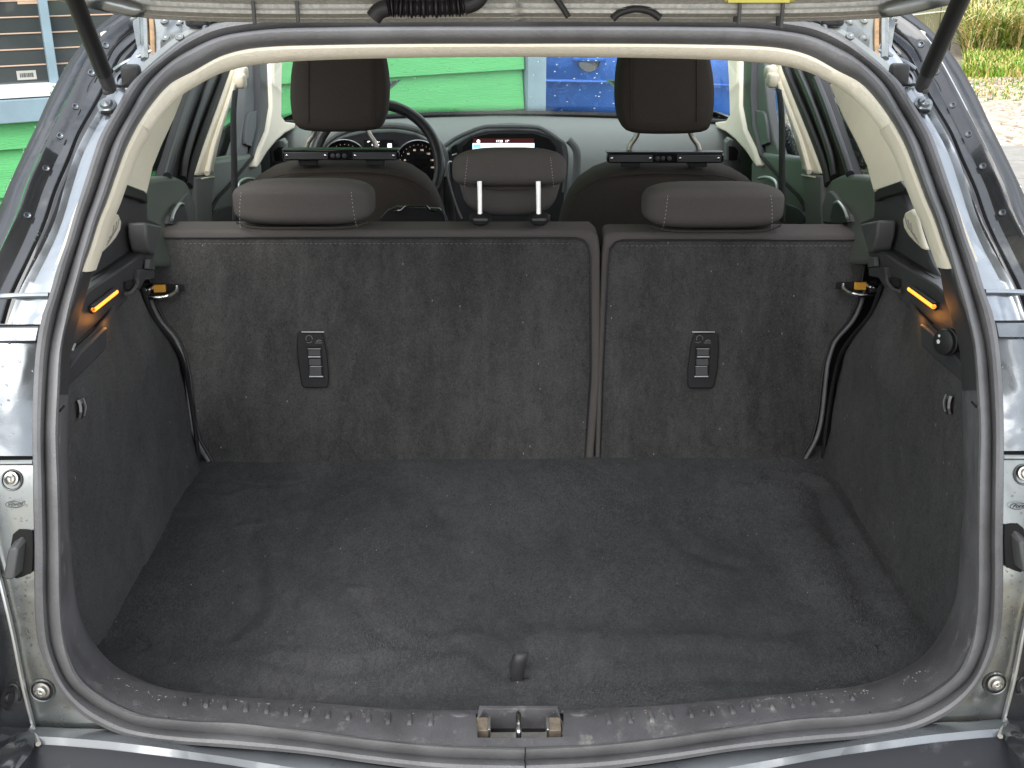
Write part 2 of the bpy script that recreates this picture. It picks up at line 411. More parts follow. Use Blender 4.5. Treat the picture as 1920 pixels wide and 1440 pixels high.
# ---- the tailgate opening: seal, trims (left half; mirrored across the car)
ROWS = [  # A outer lip edge, G groove, B inner edge of the bulb, C/D inner edge of the trim
 ((966,31),(966,51),(966,82),(966,107)), ((830,31),(830,50.5),(830,82),(830,108.5)), ((696,31),(696,51),(696,83),(696,111.6)), ((605,32),(610,52),(608,84.5),(612,114.5)), ((519,35),(525,54),(519,87),(537,118.6)), ((449,42.5),(450,62),(459,93),(470,126)),
 ((395,55),(405,72),(411,107),(420,138)), ((345,80),(360,92),(362,134),(380,156)), ((293,120),(315,120),(320,157),(335,186)),
 ((248,160),(272,162),(288,192),(302,220)), ((218,208),(240,215),(262,231),(278,251)), ((188,260),(213,265),(238,278),(255,290)),
 ((170,310),(196,310),(222,321),(238,333)), ((150,372),(176,370),(203,375),(219,385)), ((138,410),(160,413),(187,415),(203,420)),
 ((122,465),(144,465),(170,468),(187,468)), ((105,512),(130,510),(155,509),(175,503)), ((91,560),(115,560),(142,560),(158,560)),
 ((77.5,600),(105,600),(127.5,600),(147,598)), ((67.5,660),(93,660),(115,660),(131,665)), ((62,740),(87,740),(111,740),(127,740)),
 ((60.5,820),(84,820),(110,820),(126,820)), ((62,920),(86,920),(111,920),(126,920)), ((64,1020),(88,1020),(111,1020),(131,1020)),
 ((64,1110),(88,1110),(110,1110),(137,1105)), ((69,1190),(94,1190),(115,1185),(152,1165)), ((86,1248),(107,1240),(133,1233),(178,1215)),
 ((108,1288),(128,1281),(155,1270),(208,1248)), ((138,1323),(160,1311),(190,1299),(250,1273)), ((178,1352),(204,1338),(235,1325),(300,1292)),
 ((240,1378),(262,1360),(290,1344),(350,1302)), ((330,1392),(350,1371),(370,1353),(412,1308)), ((440,1400),(455,1377),(462,1360),(487,1314)),
 ((573,1412),(580,1391),(590,1370),(600,1323)), ((701,1431),(710,1408),(710,1388),(710,1329)), ((830,1445),(840,1420),(840,1399),(830,1332)), ((972,1449),(972,1424),(972,1401),(972,1333))]
def centre(p, i): return V((0, p.y, p.z)) if i in (0, len(ROWS) - 1) else p
RA = [centre(onS(*r[0], -.004), i) for i, r in enumerate(ROWS)]
RG = [centre(onS(*r[1], .000), i) for i, r in enumerate(ROWS)]
RB = [centre(onS(*r[2], .010), i) for i, r in enumerate(ROWS)]
XW, ZF = -.578, .655
RC = []
for i, r in enumerate(ROWS):
    if i <= 16:
        p = onS(*r[3], .062)
    elif i <= 24: p = onX(*r[3], XW + .004 + (0 if i > 18 else .004))
    elif i == 25: p = onX(*r[3], XW + .004)
    else: p = onZ(*r[3], ZF)
    RC.append(centre(p, i))
seal = loft('weather_seal', [(a, g) for a, g in zip(RA, RG)],
     [(-.0 + .001, -.014), (.0, -.002), (.05, .005), (.14, .0095), (.45, .0115), (.72, .0105), (.84, .007), (.93, .0), (1.0, -.009)], K['rubber'], car, mirror=True)
loft('seal_bulb', [(g, b) for g, b in zip(RG, RB)],
     [(0, -.009), (.03, -.001), (.12, .0065), (.28, .0115), (.48, .0135), (.68, .012), (.84, .0075), (.95, 0), (1.0, -.006)], K['rubber'], seal, mirror=True)
# cream headliner edge across the top, cream pillar strip below it
loft('headliner_edge', [(b, c) for b, c in list(zip(RB, RC))[:11]], [(.0, -.03), (.0, -.004), (.1, .002), (.35, .006), (.7, .005), (.93, .0), (1.0, -.004), (.97, -.012)], K['liner'], car)
loft('pillar_trim', [(b, c) for b, c in list(zip(RB, RC))[10:17]], [(.0, -.03), (.0, .0), (.08, .003), (.4, .005), (.85, .005), (.97, .003), (1.0, .0), (.97, -.010)], K['cream'], car)
# black trim from the pillar down the side
TP = [(.0, -.02), (.0, -.006), (.06, .0001), (.15, .004), (.30, .009), (.45, .012), (.6, .0125), (.75, .010), (.87, .006), (.96, .001), (1.0, -.008), (1.0, -.03)]
loft('side_frame_trim', [(b, c) for b, c in list(zip(RB, RC))[16:21]], TP, K['plastic'], car, hs=lambda t: .3)
# scuffed sill trim round the bottom of the opening; the latch recess is left open
def notch(a, b, u): return a.x > -.052 and b.x > -.052 and .12 < u < .88
sill = loft('sill_trim', [(b, c) for b, c in list(zip(RB, RC))[20:]], TP, K['plastic_scuffed'], car, n=8, skip=notch, hs=lambda t: .3 + .7 * max(0, min(1, (t - .16) * 4)))
# crumbs and lint caught along the sill
cr_v, cr_f = [], []
for k in range(150):
    x = rng.uniform(200, 966); y = 1262 + (x - 200) * .42 if x < 300 else 1301 + (x - 300) * .075 if x < 720 else 1333
    p, n_ = hit(sill, x, y + abs(rng.gauss(0, 7)) + 1, .0004)
    if p is None: continue
    if rng.random() < .5: p = V((-p.x, p.y, p.z))
    a = rng.random() * 3.14; l = rng.uniform(.0006, .0022); b = len(cr_v); u = V((math.cos(a), math.sin(a), 0)) * l; v = V((-math.sin(a), math.cos(a), 0)) * rng.uniform(.0003, .0006)
    cr_v += [p - u, p + v, p + u, p - v, p + V((0, 0, .0008))]; cr_f += [(b, b + 1, b + 4), (b + 1, b + 2, b + 4), (b + 2, b + 3, b + 4), (b + 3, b, b + 4)]
mesh('sill_crumbs', cr_v, cr_f, mat('pale_crumbs', (.36, .34, .30), .9), car, smooth=False, kind='stuff')
# where the ends of the seal meet
MB().tube([onS(985, 1401, -.012), onS(985, 1412, -.016), onS(984, 1424, -.003), onS(985, 1434, -.016), onS(985, 1444, -.010)], .0009, 6).build('seal_joint', K['gap'], seal)
# panel joints in the sill trim
for a, b in (((341,1300), (316,1348)), ((121,762), (113,772))):
    pa, pb = (onZ(*a, ZF + .012), onS(*b, .016)) if a[1] > 1000 else (onS(*a, .02), onS(*b, .008))
    MB().tube([pa + V((0, -.001, .001)), pb + V((0, -.001, .001))], .0012, 6).build('trim_joint', K['gap'], car, mirror=True)

# ribs moulded in the sill trim, thirteen each side of the latch
for k, (x, y) in enumerate([(346,1316),(386,1320),(421,1323),(460,1328),(499,1331),(536,1335),(574,1338),(614,1340),(652,1343),(690,1347),(727,1351),(767,1353),(807,1354)]):
    ln = 9 + (k > 8) * 7
    pts = [hit(sill, x + 3 * (1 - q), y - ln + (ln + 6) * q, .0002)[0] for q in (0, .3, .65, .9, 1)]
    pts[0] = pts[0] - V((0, 0, .002)); pts[-1] = pts[-1] + V((0, 0, -.002))
    mb = MB(); mb.tube(cr(pts, 3), lambda t: .0022 + .0014 * t, 8)
    mb.build('tread_rib', K['plastic_scuffed'], car, mirror=True)
for xx in (862,):
    sc_p, sc_n = hit(sill, xx, 1338)
    MB().lathe(sc_p, sc_n, [(.0001, .0012), (.0115, .0012), (.013, .0002), (.013, -.004)], 20).build('screw_cover', K['plastic_scuffed'], car, mirror=True)

# ---- latch recess
zt = ZF + .030
def sillP(px, py, dz=0): return onZ(px, py, zt + dz)
fr = MB()
oy0, oy1 = 1323, 1392
o = [sillP(882, oy1), sillP(893, 1352), sillP(899, oy0), sillP(1045, oy0), sillP(1052, 1352), sillP(1064, oy1)]
i_ = [sillP(894, 1388, .001), sillP(894, 1352, .001), sillP(908, 1329, .001), sillP(1040, 1329, .001), sillP(1054, 1352, .001), sillP(1054, 1388, .001)]
bk = [p + V((0, .0, -.045)) for p in i_]; ob = [p + V((0, 0, -.05)) for p in o]
n6 = 6; vs_ = ob + o + i_ + bk; fs = []
for L_ in range(3):
    for k in range(n6): fs.append((L_ * 6 + k, L_ * 6 + (k + 1) % 6, (L_ + 1) * 6 + (k + 1) % 6, (L_ + 1) * 6 + k))
fs.append((18, 19, 20, 21, 22, 23))
recess = mesh('latch_recess', vs_, fs, K['plastic_scuffed'], car, bevel=.0015, smooth=False, recalc=False)
MB().box(sum(bk, V()) / 6 + V((0, .012, .012)), (.10, .03, .008)).build('recess_floor', K['rubber_dark'], recess)
c0 = sillP(972, 1366, -.012)
mb = MB()
for sx in (-1, 1):
    e = sillP(972 + sx * 68, 1366, -.006)
    mb.m(1).box(e + V((0, 0, -.004)), (.015, .024, .022)); mb.m(0).box(e + V((-sx * .0085, 0, -.003)), (.003, .025, .024)); 
mb.m(0).box(sillP(972, 1383, -.022), (.125, .016, .004))
mb.build('striker_plate', [K['steel'], mat('brass_brown_block', (.20, .165, .125), .6, .3, var=.5, vscale=150)], car, bevel=.001)
MB().tube(cr([c0 + V((0, -.020, -.026)), c0 + V((0, -.019, .004)), c0 + V((0, -.010, .013)), c0 + V((0, .012, .012)), c0 + V((0, .018, .0)), c0 + V((0, .019, -.03))], 5), .0038, 10).build('striker', K['chrome'], car)

# ---- body metal round the opening
PR = [  # rubber edge, bright bead, ridge, seam, channel edge, seal lip
 ((236,15),(243,19),(250,30),(262,46),(272,74),(303,116)), ((178,64),(187,62),(197,72),(215,90),(236,124),(266,150)), ((132,118),(146,114),(167,120),(190,137),(208,172),(238,184)),
 ((99,178),(109,178),(137,178),(166,182),(189,204),(222,210)), ((70,240),(82,240),(108,240),(133,240),(167,242),(204,244)), ((46,290),(59,290),(84,290),(113,290),(141,292),(184,290)),
 ((18,350),(32,350),(57,350),(87,350),(121,352),(164,350)), ((-12,410),(12,410),(37,407),(67,410),(104,415),(142,412)), ((-45,470),(-14,470),(8,470),(40,470),(80,468),(126,465)),
 ((-85,550),(-55,550),(-30,550),(5,545),(37,548),(98,540)), ((-110,612),(-80,612),(-50,612),(-15,612),(13,611),(78,608))]
off = (.17, .15, .09, .065, .012, .004)
PW = [[onS(*p, off[k]) for k, p in enumerate(r)] for r in PR]
loft('window_edge_rubber', [(r[0], r[1]) for r in PW[:10]], [(-.05, -.02), (0, 0), (.4, .005), (.9, .003), (1, 0)], K['rubber_dark'], car)
pp = loft('pillar_panel', [(r[1], r[2], r[3]) for r in PW], [(0, -.004), (.08, .006), (.16, .001), (.45, -.006), (.70, -.012), (.82, .0), (.9, .004), (1.0, .0045), (1.1, .0), (1.25, -.012), (1.6, -.016), (1.8, -.012), (1.97, -.010), (2.0, -.016)], K['pillar'], car, n=8,
     fn=lambda q, t, u: q + V((0, noise.noise(q * 9) * .002, noise.noise(q * 9 + V((5, 5, 5))) * .0015)))
loft('drain_channel', [(r[3], r[4]) for r in PW], [(0, -.016), (.04, -.012), (.1, -.016), (.25, -.05), (.5, -.075), (.75, -.055), (.92, -.012), (1, 0)], K['paint_gloss'], car, n=8)
loft('opening_flange', [(r[4], r[5]) for r in PW], [(0, 0), (.06, .0035), (.16, .002), (.3, -.001), (.7, .0), (1, -.002), (1.1, -.01)], K['flange'], car, n=8,
     fn=lambda q, t, u: q + V((0, noise.noise(q * 22 + V((9, 0, 0))) * .003 * (1 - abs(2 * t - 1) ** 3), 0)))
# spot welds on the pillar, dimples on the roof corner
def stud(px, py, o_, r, m, name='spot_weld', h=.0015, par=pp):
    p, n_ = hit(par, px, py)
    if p is None: return
    MB().lathe(p, n_, [(r * .15, h * .2), (r * .5, h * .4), (r * .75, h), (r * .95, h), (r * 1.15, -.0003), (r * 1.15, -.002)], 14).build(name, m, par, mirror=True)
for (x, y) in ((141,200),(112,255),(87,316),(52,404)): stud(x, y, .071 + .008, .0042, K['paint'])
for (x, y) in ((171,137),(198,85)): stud(x, y, .08, .0045, K['paint'])
# roof corner with hinge area
CR_ = [((266,150),(250,30)), ((303,116),(285,4)), ((350,79),(335,2)), ((398,54),(390,2)), ((450,42.5),(450,4)), ((519,35),(530,10)), ((696,31),(700,12)), ((966,31),(966,12))]
CW = [[onS(*a, .006), onS(*b, .05)] for a, b in CR_]; CW[-1] = [V((0, p.y, p.z)) for p in CW[-1]]
hp = loft('roof_corner_panel', CW, [(0, -.004), (.05, .004), (.12, .006), (.2, 0), (.5, .002), (.8, .006), (1, 0)], K['paint_metal'], car, n=12,
     fn=lambda q, t, u: q + SN(q.z) * (.010 * noise.noise(V((q.x * 26, q.z * 30, 1))) * math.sin(math.pi * min(1, u))))
rd = [onS(287, 112, .012), onS(286, 90, .012), onS(285, 60, .02), onS(283, 30, .03), onS(282, 8, .04)]
MB().tube(cr(rd, 5), .0032, 8).build('seam_bead', K['rust'], car, mirror=True, label='rust-streaked seam bead down the roof corner')
MB().tube(cr([p + V((-.009, -.002, 0)) for p in rd], 5), .0055, 8).build('seam_ridge', K['paint_metal'], car, mirror=True)
for (x, y) in ((309,40),(338,43),(312,73),(337,70),(251,35)): stud(x, y, .028, .0052, K['paint_metal'], h=.002, par=hp)
MB().tube(cr([onS(200, 118, .05), onS(213, 92, .04), onS(235, 68, .035), onS(262, 50, .035), onS(266, 30, .04), onS(252, 18, .05)], 6), .0012, 6).build('panel_seam', K['gap'], car, mirror=True)
MB().tube(cr([onS(215, 132, .024), onS(232, 120, .016), onS(262, 106, .012), onS(285, 96, .01)], 6), .0035, 8).build('pressed_edge', K['paint'], car, mirror=True)
MB().tube(cr([onS(380, 62, -.002), onS(388, 42, -.003), onS(405, 36, -.002), onS(440, 37, -.002), onS(470, 33, .0)], 6), .0030, 8).build('roof_flange', K['paint'], car, mirror=True)
rbox('hinge_arm', onS(372, 36, .0), (.030, .03, .020), K['paint_gloss'], car, mirror=True)
MB().tube([onS(368, 34, .0), onS(455, 26, .0)], .008, 12).build('hinge_rod', K['paint_gloss'], car, mirror=True)

# lower side panels
def quadpanel(name, pts, o_, m, n=12, dish=0.0, **kw):
    """a panel whose outline follows pixels on the opening surface: pairs (left, right)"""
    rows = [[onS(*a, o_[0]), onS(*b, o_[1])] for a, b in pts]
    return loft(name, rows, [(0, 0), (.25, dish), (.5, dish * 1.3), (.75, dish), (1, 0), (1.08, -.006)], m, car, n=n, **kw)
tp = quadpanel('tail_panel', [((-140,612),(78,608)), ((-150,660),(69,660)), ((-155,740),(63,740)), ((-155,800),(62,800)), ((-155,855),(62,855))], (.006, .006), K['paint'], dish=.003)
MB().poly([onS(-150, 612, .004), onS(78, 609, .004), onS(72, 637, .004), onS(-150, 640, .004)], V((0, -.006, 0))).build('panel_lip', K['paint'], car, mirror=True, bevel=.0015)
MB().tube(cr([onS(-10, 557, .006), onS(40, 554, .004), onS(92, 553, .002)], 6), .0032, 8).build('overlap_joint', K['flange'], car, mirror=True)
MB().tube([onS(-150, 612, .001), onS(80, 611, .001)], .002, 8).build('panel_gap', K['gap'], car, mirror=True)
MB().poly([onS(-155, 853, .012), onS(62, 853, .012), onS(62, 864, .012), onS(-155, 864, .012)], V((0, .01, 0))).build('panel_gap', K['gap'], car, mirror=True)
ep = quadpanel('end_panel', [((-60,864),(62,864)), ((-40,920),(62,920)), ((-18,1020),(64,1020)), ((2,1110),(65,1110)), ((22,1190),(71,1190)), ((36,1250),(88,1248)), ((44,1290),(110,1288)), ((52,1325),(140,1323)), ((58,1350),(180,1350)), ((61,1362),(212,1367))], (.004, .004), K['paint_metal'], dish=.0008)
MB().tube(cr([onS(-60, 868, .004), onS(20, 867.5, .003), onS(62, 867, .003)], 3), .003, 8).build('panel_edge', K['paint_metal'], car, mirror=True)
MB().tube(cr([onS(-18, 1030, .0), onS(2, 1105, .0), onS(22, 1190, .0), onS(42, 1290, .0), onS(60, 1362, .0)], 5), .0042, 8).build('bright_flange', K['silver'], car, mirror=True)
# bolts in dished holes
for (x, y, r) in ((23, 900, .0105), (80, 1294, .0125)):
    p = onS(x, y, .003); n_ = SN(p.z)
    hole = MB().lathe(p + n_ * .001, n_, [(r * 1.12, .0), (r * 1.05, .0012), (r * .98, .0008), (r * .92, -.002)], 28).build('bolt_hole', K['paint_metal'], car, mirror=True)
    MB().lathe(p + n_ * .001, n_, [(r * .98, .0006), (r * .9, -.001), (r * .1, -.0015)], 28).build('hole_shade', K['paint_gloss'], hole, mirror=True)
    MB().lathe(p + V((0, 0, .0015)) + n_ * .0, n_, [(r * .74, .001), (r * .72, .003), (r * .55, .0035), (r * .52, .008), (r * .34, .009), (r * .30, .005), (r * .12, .004), (r * .1, .007), (.0001, .007)], 24).build('torx_bolt', K['steel'], hole, mirror=True)
# rubber stop in its pocket
q = [onS(26, 1000, .002), onS(58, 994, .002), onS(63, 1002, .002), onS(62, 1064, .002), onS(55, 1074, .002), onS(24, 1077, .002)]
pk = MB().poly(smooth2(q, 3), V((0, -.003, 0))).build('stop_pocket', K['gap'], car, mirror=True)
a = [onS(28, 1012, .0), onS(46, 998, .0), onS(54, 1010, .0), onS(48, 1072, .0), onS(34, 1076, .0), onS(18, 1074, .0)]
mb = MB(); b_ = [p + V((.000, -.015, .002)) for p in (onS(26, 1020, .0), onS(40, 1016, .0), onS(43, 1022, .0), onS(36, 1074, .0), onS(30, 1077, .0), onS(16, 1075, .0))]
mb.add([p + V((0, .01, 0)) for p in a] + b_, [tuple(range(6)), tuple(range(11, 5, -1))] + [(k, k + 6, (k + 1) % 6 + 6, (k + 1) % 6) for k in range(6)])
mb.build('rubber_stop', K['plastic_grey'], pk, mirror=True, bevel=.0022, seg=3)
# oval maker's mark pressed in the panel, with its script
for side, (x, y) in ((0, (27, 945)), (1, (1908, 948))):
    p = onS(x, y, .0005) + V((0, -.0012, 0)); rot = Matrix.Rotation(R(90) , 3, 'X')
    ring = [p + V((.0088 * math.cos(a), -.0002, .0040 * math.sin(a))) for a in [2 * math.pi * k / 28 for k in range(28)]]
    em = MB().tube(ring, .00035, 5, closed=True).build('oval_emblem', K['paint_gloss'], car)
    text('emblem_script', 'Ford', .0066, p + V((0, -.0004, .0002)), rot, K['paint_gloss'], em, shear=.5)
# plug and screw by the strut foot
for (x, y) in ((243, 152),):
    p = onS(x, y, .006); n_ = SN(p.z)
    MB().lathe(p, n_, [(.017, -.004), (.017, .003), (.014, .004)], 24).build('plug_ring', K['paint'], car, mirror=True)
    rbox('rubber_plug', p + n_ * .004 + V((.004, 0, .002)), (.022, .02, .030), K['rubber_dark'], car, p=5, n=8, mirror=True)
p = onS(201, 198, .006); n_ = SN(p.z)
MB().lathe(p, n_, [(.011, -.002), (.011, .002), (.008, .003), (.006, .006), (.003, .007), (.0001, .009)], 16).build('ground_screw', K['paint'], car, mirror=True)
MB().tube([onS(190, 211, .003), onS(210, 210, .0)], .002, 8).build('clip_slot', K['gap'], car, mirror=True)

# ---- gas struts
foot = onS(206, 165, -.055); top = onY(92, -120, 1.12)
dv = (top - foot).normalized()
st = MB().tube([foot + dv * .035, foot + dv * .036, foot + dv * .30, top], .0092, 20).build('gas_strut', K['rubber_dark'], car, mirror=True)
MB().tube([foot - dv * .004, foot + dv * .0, foot + dv * .018, foot + dv * .036], lambda t: .0058 + .0026 * min(1, t * 2.2), 16).build('strut_socket', K['plastic'], st, mirror=True)
MB().tube([foot + dv * .004, onS(232, 163, .01)], .0028, 10).build('ball_stud', K['chrome'], st, mirror=True)
rbox('strut_clip', foot + V((-.002, -.008, -.003)), (.008, .005, .008), K['plastic'], st, n=6, mirror=True)
pr = onY(1812, 3, .95)

# ---- the raised tailgate, hinged on the roof and reaching back over the camera
TG = [(120,-16),(165,1),(200,13),(248,22),(300,28),(430,33),(600,34),(800,33),(966,32)]
def tgrow(x, y):
    e0 = onY(x, y, 1.30); e1 = onY(x + 2, y - 7, 1.285); e2 = onY(x + 3, y - 18, 1.27)
    k = (960 - x) / 840
    return [e0 + V((0, .03, .02)), e0, e1, e2, V((e2.x * 1.10, .9, 1.66 + (e0.z - 1.46) * .6)), V((e2.x * 1.18, .3, 1.93 + (e0.z - 1.46) * .5)), V((e2.x * 1.12, -.15, 2.02))]
TW = [tgrow(x, y) for x, y in TG]; TW[-1] = [V((0, p.y, p.z)) for p in TW[-1]]
tg = loft('tailgate', TW, [(0, 0), (.6, 0), (1, 0), (1.2, .003), (1.8, .002), (2.0, -.003), (2.2, .002), (2.8, .003), (3, -.006), (3.2, -.008), (4, 0), (5, 0), (6, 0)], mat('grey_speckled_inner_panel', (.36, .355, .33), .5, .2, var=.5, vscale=220, dirt=((.45, .43, .36), 30, .6, .8)), car, th=.005, n=6)  # dark grey body paint, lightened for bounced sky and ground light
loft('gate_flange', [(r[1] + V((0, -.003, .001)), r[3] + V((0, -.003, 0))) for r in TW[2:]], [(0, 0), (.04, .004), (.12, .005), (.18, .001), (.3, .001), (.34, .004), (.5, .003), (.56, .0), (.9, .001), (1, .0)], mat('bounce_lit_lip_paint', (.66, .65, .59), .35, .5, bump=.1, bscale=40), tg, n=8)  # same paint made paler still, for the reflection along the lip
# corrugated wiring sleeve, wiper hose, hinge straps
def px_path(pts, Y, n=8): return cr([onY(x, y, Y) for x, y in pts], n)
path = px_path([(700,34),(712,20),(735,14),(765,15),(805,15),(845,14),(875,10),(893,2),(905,-14)], 1.25, 14)
N_ = len(path)
slv = MB().tube(path, lambda t: .0088 + (.0016 * (1 if int(t * 84) % 2 else -1) if .22 < t < .74 else 0), 14).build('wiring_sleeve', K['rubber_dark'], car)
MB().tube(px_path([(1036,-12),(1052,10),(1066,32)], 1.26), .0032, 10).build('washer_hose', K['rubber_dark'], car)
MB().tube(px_path([(1148,36),(1162,24),(1190,17),(1218,21),(1238,34)], 1.27), .0040, 10).build('wiring_cable', K['rubber_dark'], car)
for (x, y) in ((475, 37), (557, 33), (1387, 38), (1467, 45)):
    MB().box(onY(x, y - 26, 1.265), (.0035, .006, .038)).build('hinge_strap', K['plastic_grey'], car, bevel=.0008)
    if x > 1000: MB().box(onY(x - 7, y - 24, 1.28), (.004, .004, .03)).build('hinge_strap', K['rubber_dark'], car, bevel=.0008)
MB().box((onY(1422, 1, 1.262)), (.066, .006, .004)).m(0).tube([onY(1358, 1, 1.262), onY(1490, 1, 1.262)], .0018, 8).build('gate_bracket', K['bracket'], car)
for sx in (-1, 1):      # seat for the grab pieces at the gate's far edges
    rbox('gate_buffer', onY(960 + sx * 775, 2, 1.26), (.10, .03, .018), K['paint_metal'], tg, n=8, rot=Matrix.Rotation(sx * -.22, 3, 'Y').to_3x3())

# ---- bumper below the opening
BR = [((-60,1362),(-60,1388)), ((62,1362),(68,1388)), ((130,1365),(150,1393)), ((205,1368),(240,1402)), ((330,1392),(400,1422)), ((440,1401),(520,1442)), ((573,1413),(640,1462)), ((701,1432),(760,1480)), ((830,1446),(870,1492)), ((972,1450),(972,1498))]
BW = [[onS(*a, .0), onS(*b, -.03)] for a, b in BR]; BW[-1] = [V((0, p.y, p.z)) for p in BW[-1]]
loft('sill_panel', BW, [(0, -.02), (0, -.003), (.08, .001), (.5, .004), (.85, .002), (1, -.006)], K['satin_panel'], car, n=6)
BK = []
for r in BW:
    p = r[1]
    BK.append([p + V((0, -.002, -.004)), p + V((0, -.02, -.022)), V((p.x * 1.02, .86, .605)), V((p.x * 1.04, .80, .55)), V((p.x * 1.04, .80, .30))])
loft('bumper_cover', BK, [(0, 0), (.5, .002), (1, 0), (1.3, .001), (1.7, .002), (2, 0), (2.5, .008), (3, 0), (4, 0)], mat('bumper_black_paint', (.020, .022, .028), .5, 0, coat=0, spec=.25, bump=.03, bscale=8, bdist=.02, dirt=((.10, .10, .105), 16, .58, .8)), car, n=6)
MB().tube([onS(60, 1363, -.004), onS(72, 1395, -.036)], .003, 8).build('bumper_edge', K['silver'], car, mirror=True)
# glossy lamp flank outside the end panel
LW = []
for (x, y) in ((-62,868),(-40,940),(-20,1020),(0,1105),(20,1190),(40,1290),(58,1360)):
    p = onS(x, y, -.008); LW.append([p, p + V((-.015, -.10, -.01)), p + V((-.07, -.20, -.03))])
loft('lamp_flank', LW, [(0, 0), (.1, .002), (1, 0), (2, 0)], K['paint_gloss'], car, n=5)
for (x, y) in ((14, 1308),):
    p = onS(x, y, -.055); MB().lathe(p, V((1, -.25, .1)).normalized(), [(.013, .003), (.011, .0005), (.006, .001), (.005, .004), (.0001, .004)], 20).build('bolt_reflection', K['rubber_dark'], car, mirror=True)  # dark round shape standing in for the bolt mirrored in the glossy flank
CB = [[onS(60, 1364, -.004), onS(-60, 1440, -.10)], [onS(66, 1395, -.035), onS(-20, 1500, -.12)], [onS(30, 1470, -.06), onS(-40, 1560, -.14)]]
loft('bumper_corner', CB, [(0, 0), (.2, .006), (.6, .006), (1, -.004)], K['paint_gloss'], car, n=5)
# ============================================================ BOOT
# ---- loose felt mat on the boot floor
mat_o = empty('boot_mat', (0, 1.45, .64), 'charcoal felt mat covering the boot floor, black ribbon tab at its edge', 'boot mat')
CREASES = []      # soft folds trodden into the mat: (points, width, depth)
for pts, w_, d_ in (([(470,1000),(487,1080),(476,1150),(430,1195)], .007, .0035), ([(385,918),(425,926),(450,912)], .006, .0025), ([(535,1050),(552,1120),(535,1180)], .007, .0022),
        ([(670,1120),(700,1180),(780,1225),(880,1218),(940,1262)], .008, .004), ([(1445,900),(1520,922),(1552,985),(1592,1080),(1640,1165)], .012, .0055), ([(1085,1040),(1110,1100),(1092,1180)], .007, .0025),
        ([(520,1248),(640,1262),(760,1240)], .008, .0035), ([(178,1196),(250,1198),(276,1213),(262,1228)], .004, .0045), ([(1740,1178),(1668,1206),(1650,1224),(1664,1236)], .004, .0045),
        ([(1180,1240),(1320,1225),(1480,1240),(1600,1215)], .010, .003), ([(820,960),(870,1010),(850,1080)], .008, .002), ([(1240,960),(1290,1030),(1380,1060)], .008, .002)):
    CREASES.append(([onZ(a, b, .64) for a, b in pts], w_ * (1.6 if w_ > .004 else 1.1), d_ * (1.15 if w_ > .004 else .9)))
CREASES = [([(p.x, p.y) for p in cr(P_, 3)], w_, d_) for P_, w_, d_ in CREASES]
CREASES = [(P_, w_, d_, min(a for a, b in P_) - .03, max(a for a, b in P_) + .03, min(b for a, b in P_) - .03, max(b for a, b in P_) + .03) for P_, w_, d_ in CREASES]
def crease(x, y):
    z = 0
    for P_, w_, d_, xa, xb, ya, yb in CREASES:
        if not (xa < x < xb and ya < y < yb): continue
        best = 9
        for (ax, ay), (bx, by) in zip(P_, P_[1:]):
            ux, uy = bx - ax, by - ay; l2 = ux * ux + uy * uy
            t = max(0, min(1, ((x - ax) * ux + (y - ay) * uy) / l2)); q = (x - ax - t * ux) ** 2 + (y - ay - t * uy) ** 2
            if q < best: best = q
        q = math.sqrt(best); z += -d_ * math.exp(-(q / w_) ** 2) + d_ * .45 * math.exp(-((q - 2.2 * w_) / w_) ** 2)
    return z
def matz(x, y):
    z = .640 + .0022 * math.exp(-abs(noise.noise(V((x * 5.5 + .7 * noise.noise(V((x * 3, y * 3, 8))), y * 2.4, 4)))) * 14) + .004 * noise.noise(V((x * 4, y * 4, 0))) + .0018 * noise.noise(V((x * 14, y * 14, 3)))
    def ridge(px, py, w, h, ax=1.0):     # soft step
        return h / (1 + math.exp(-px / w))
    # sunken middle: a soft step along the right and left, dip along the rear edge
    z += (1 / (1 + math.exp((y - 1.78) / .02))) * ridge(x - .43 - .10 * (1.75 - y) + .03 * math.sin(y * 9), 0, .014, .015) + (1 / (1 + math.exp((y - 1.78) / .02))) * ridge(-x - .47 - .04 * (1.7 - y), 0, .016, .006)
    z -= .007 * math.exp(-((y - 1.205 - .02 * math.sin(x * 5)) / .022) ** 2) * (1 if abs(x) < .45 else .3)
    z += .006 * math.exp(-((y - 1.27 - .03 * math.sin(x * 6 + 1)) / .035) ** 2)
    # cut flaps near the corners, seen as curved creases
    for (cx, cyy, s) in ():
        d = math.hypot((x - cx) * 1.0, (y - cyy) * 2.2)
        z += -.0035 * math.exp(-((d - .055) / .005) ** 2) * (1 if (x - cx) * s > -.04 else 0)
    for (cx, cyy) in ((-.44, 1.80), (.46, 1.79)):
        d = math.hypot((x - cx) * .55, (y - cyy) * 1.6)
        z += -.0022 * math.exp(-((d - .034) / .006) ** 2) * (1 if y < cyy else 0)
    z += crease(x, y)
    z -= .012 * math.exp(-((x - .003) / .03) ** 2 - ((y - 1.172) / .018) ** 2)
    return z
vs_, fs = [], []; NX, NY = 190, 130
for j in range(NY + 1):
    y = 1.09 + (1.93 - 1.09) * j / NY
    for i in range(NX + 1):
        x = -.60 + 1.2 * i / NX; vs_.append((x, y, matz(x, y)))
for j in range(NY):
    for i in range(NX): a = j * (NX + 1) + i; fs.append((a, a + 1, a + NX + 2, a + NX + 1))
mesh('felt', vs_, fs, K['carpet'], mat_o, recalc=False)
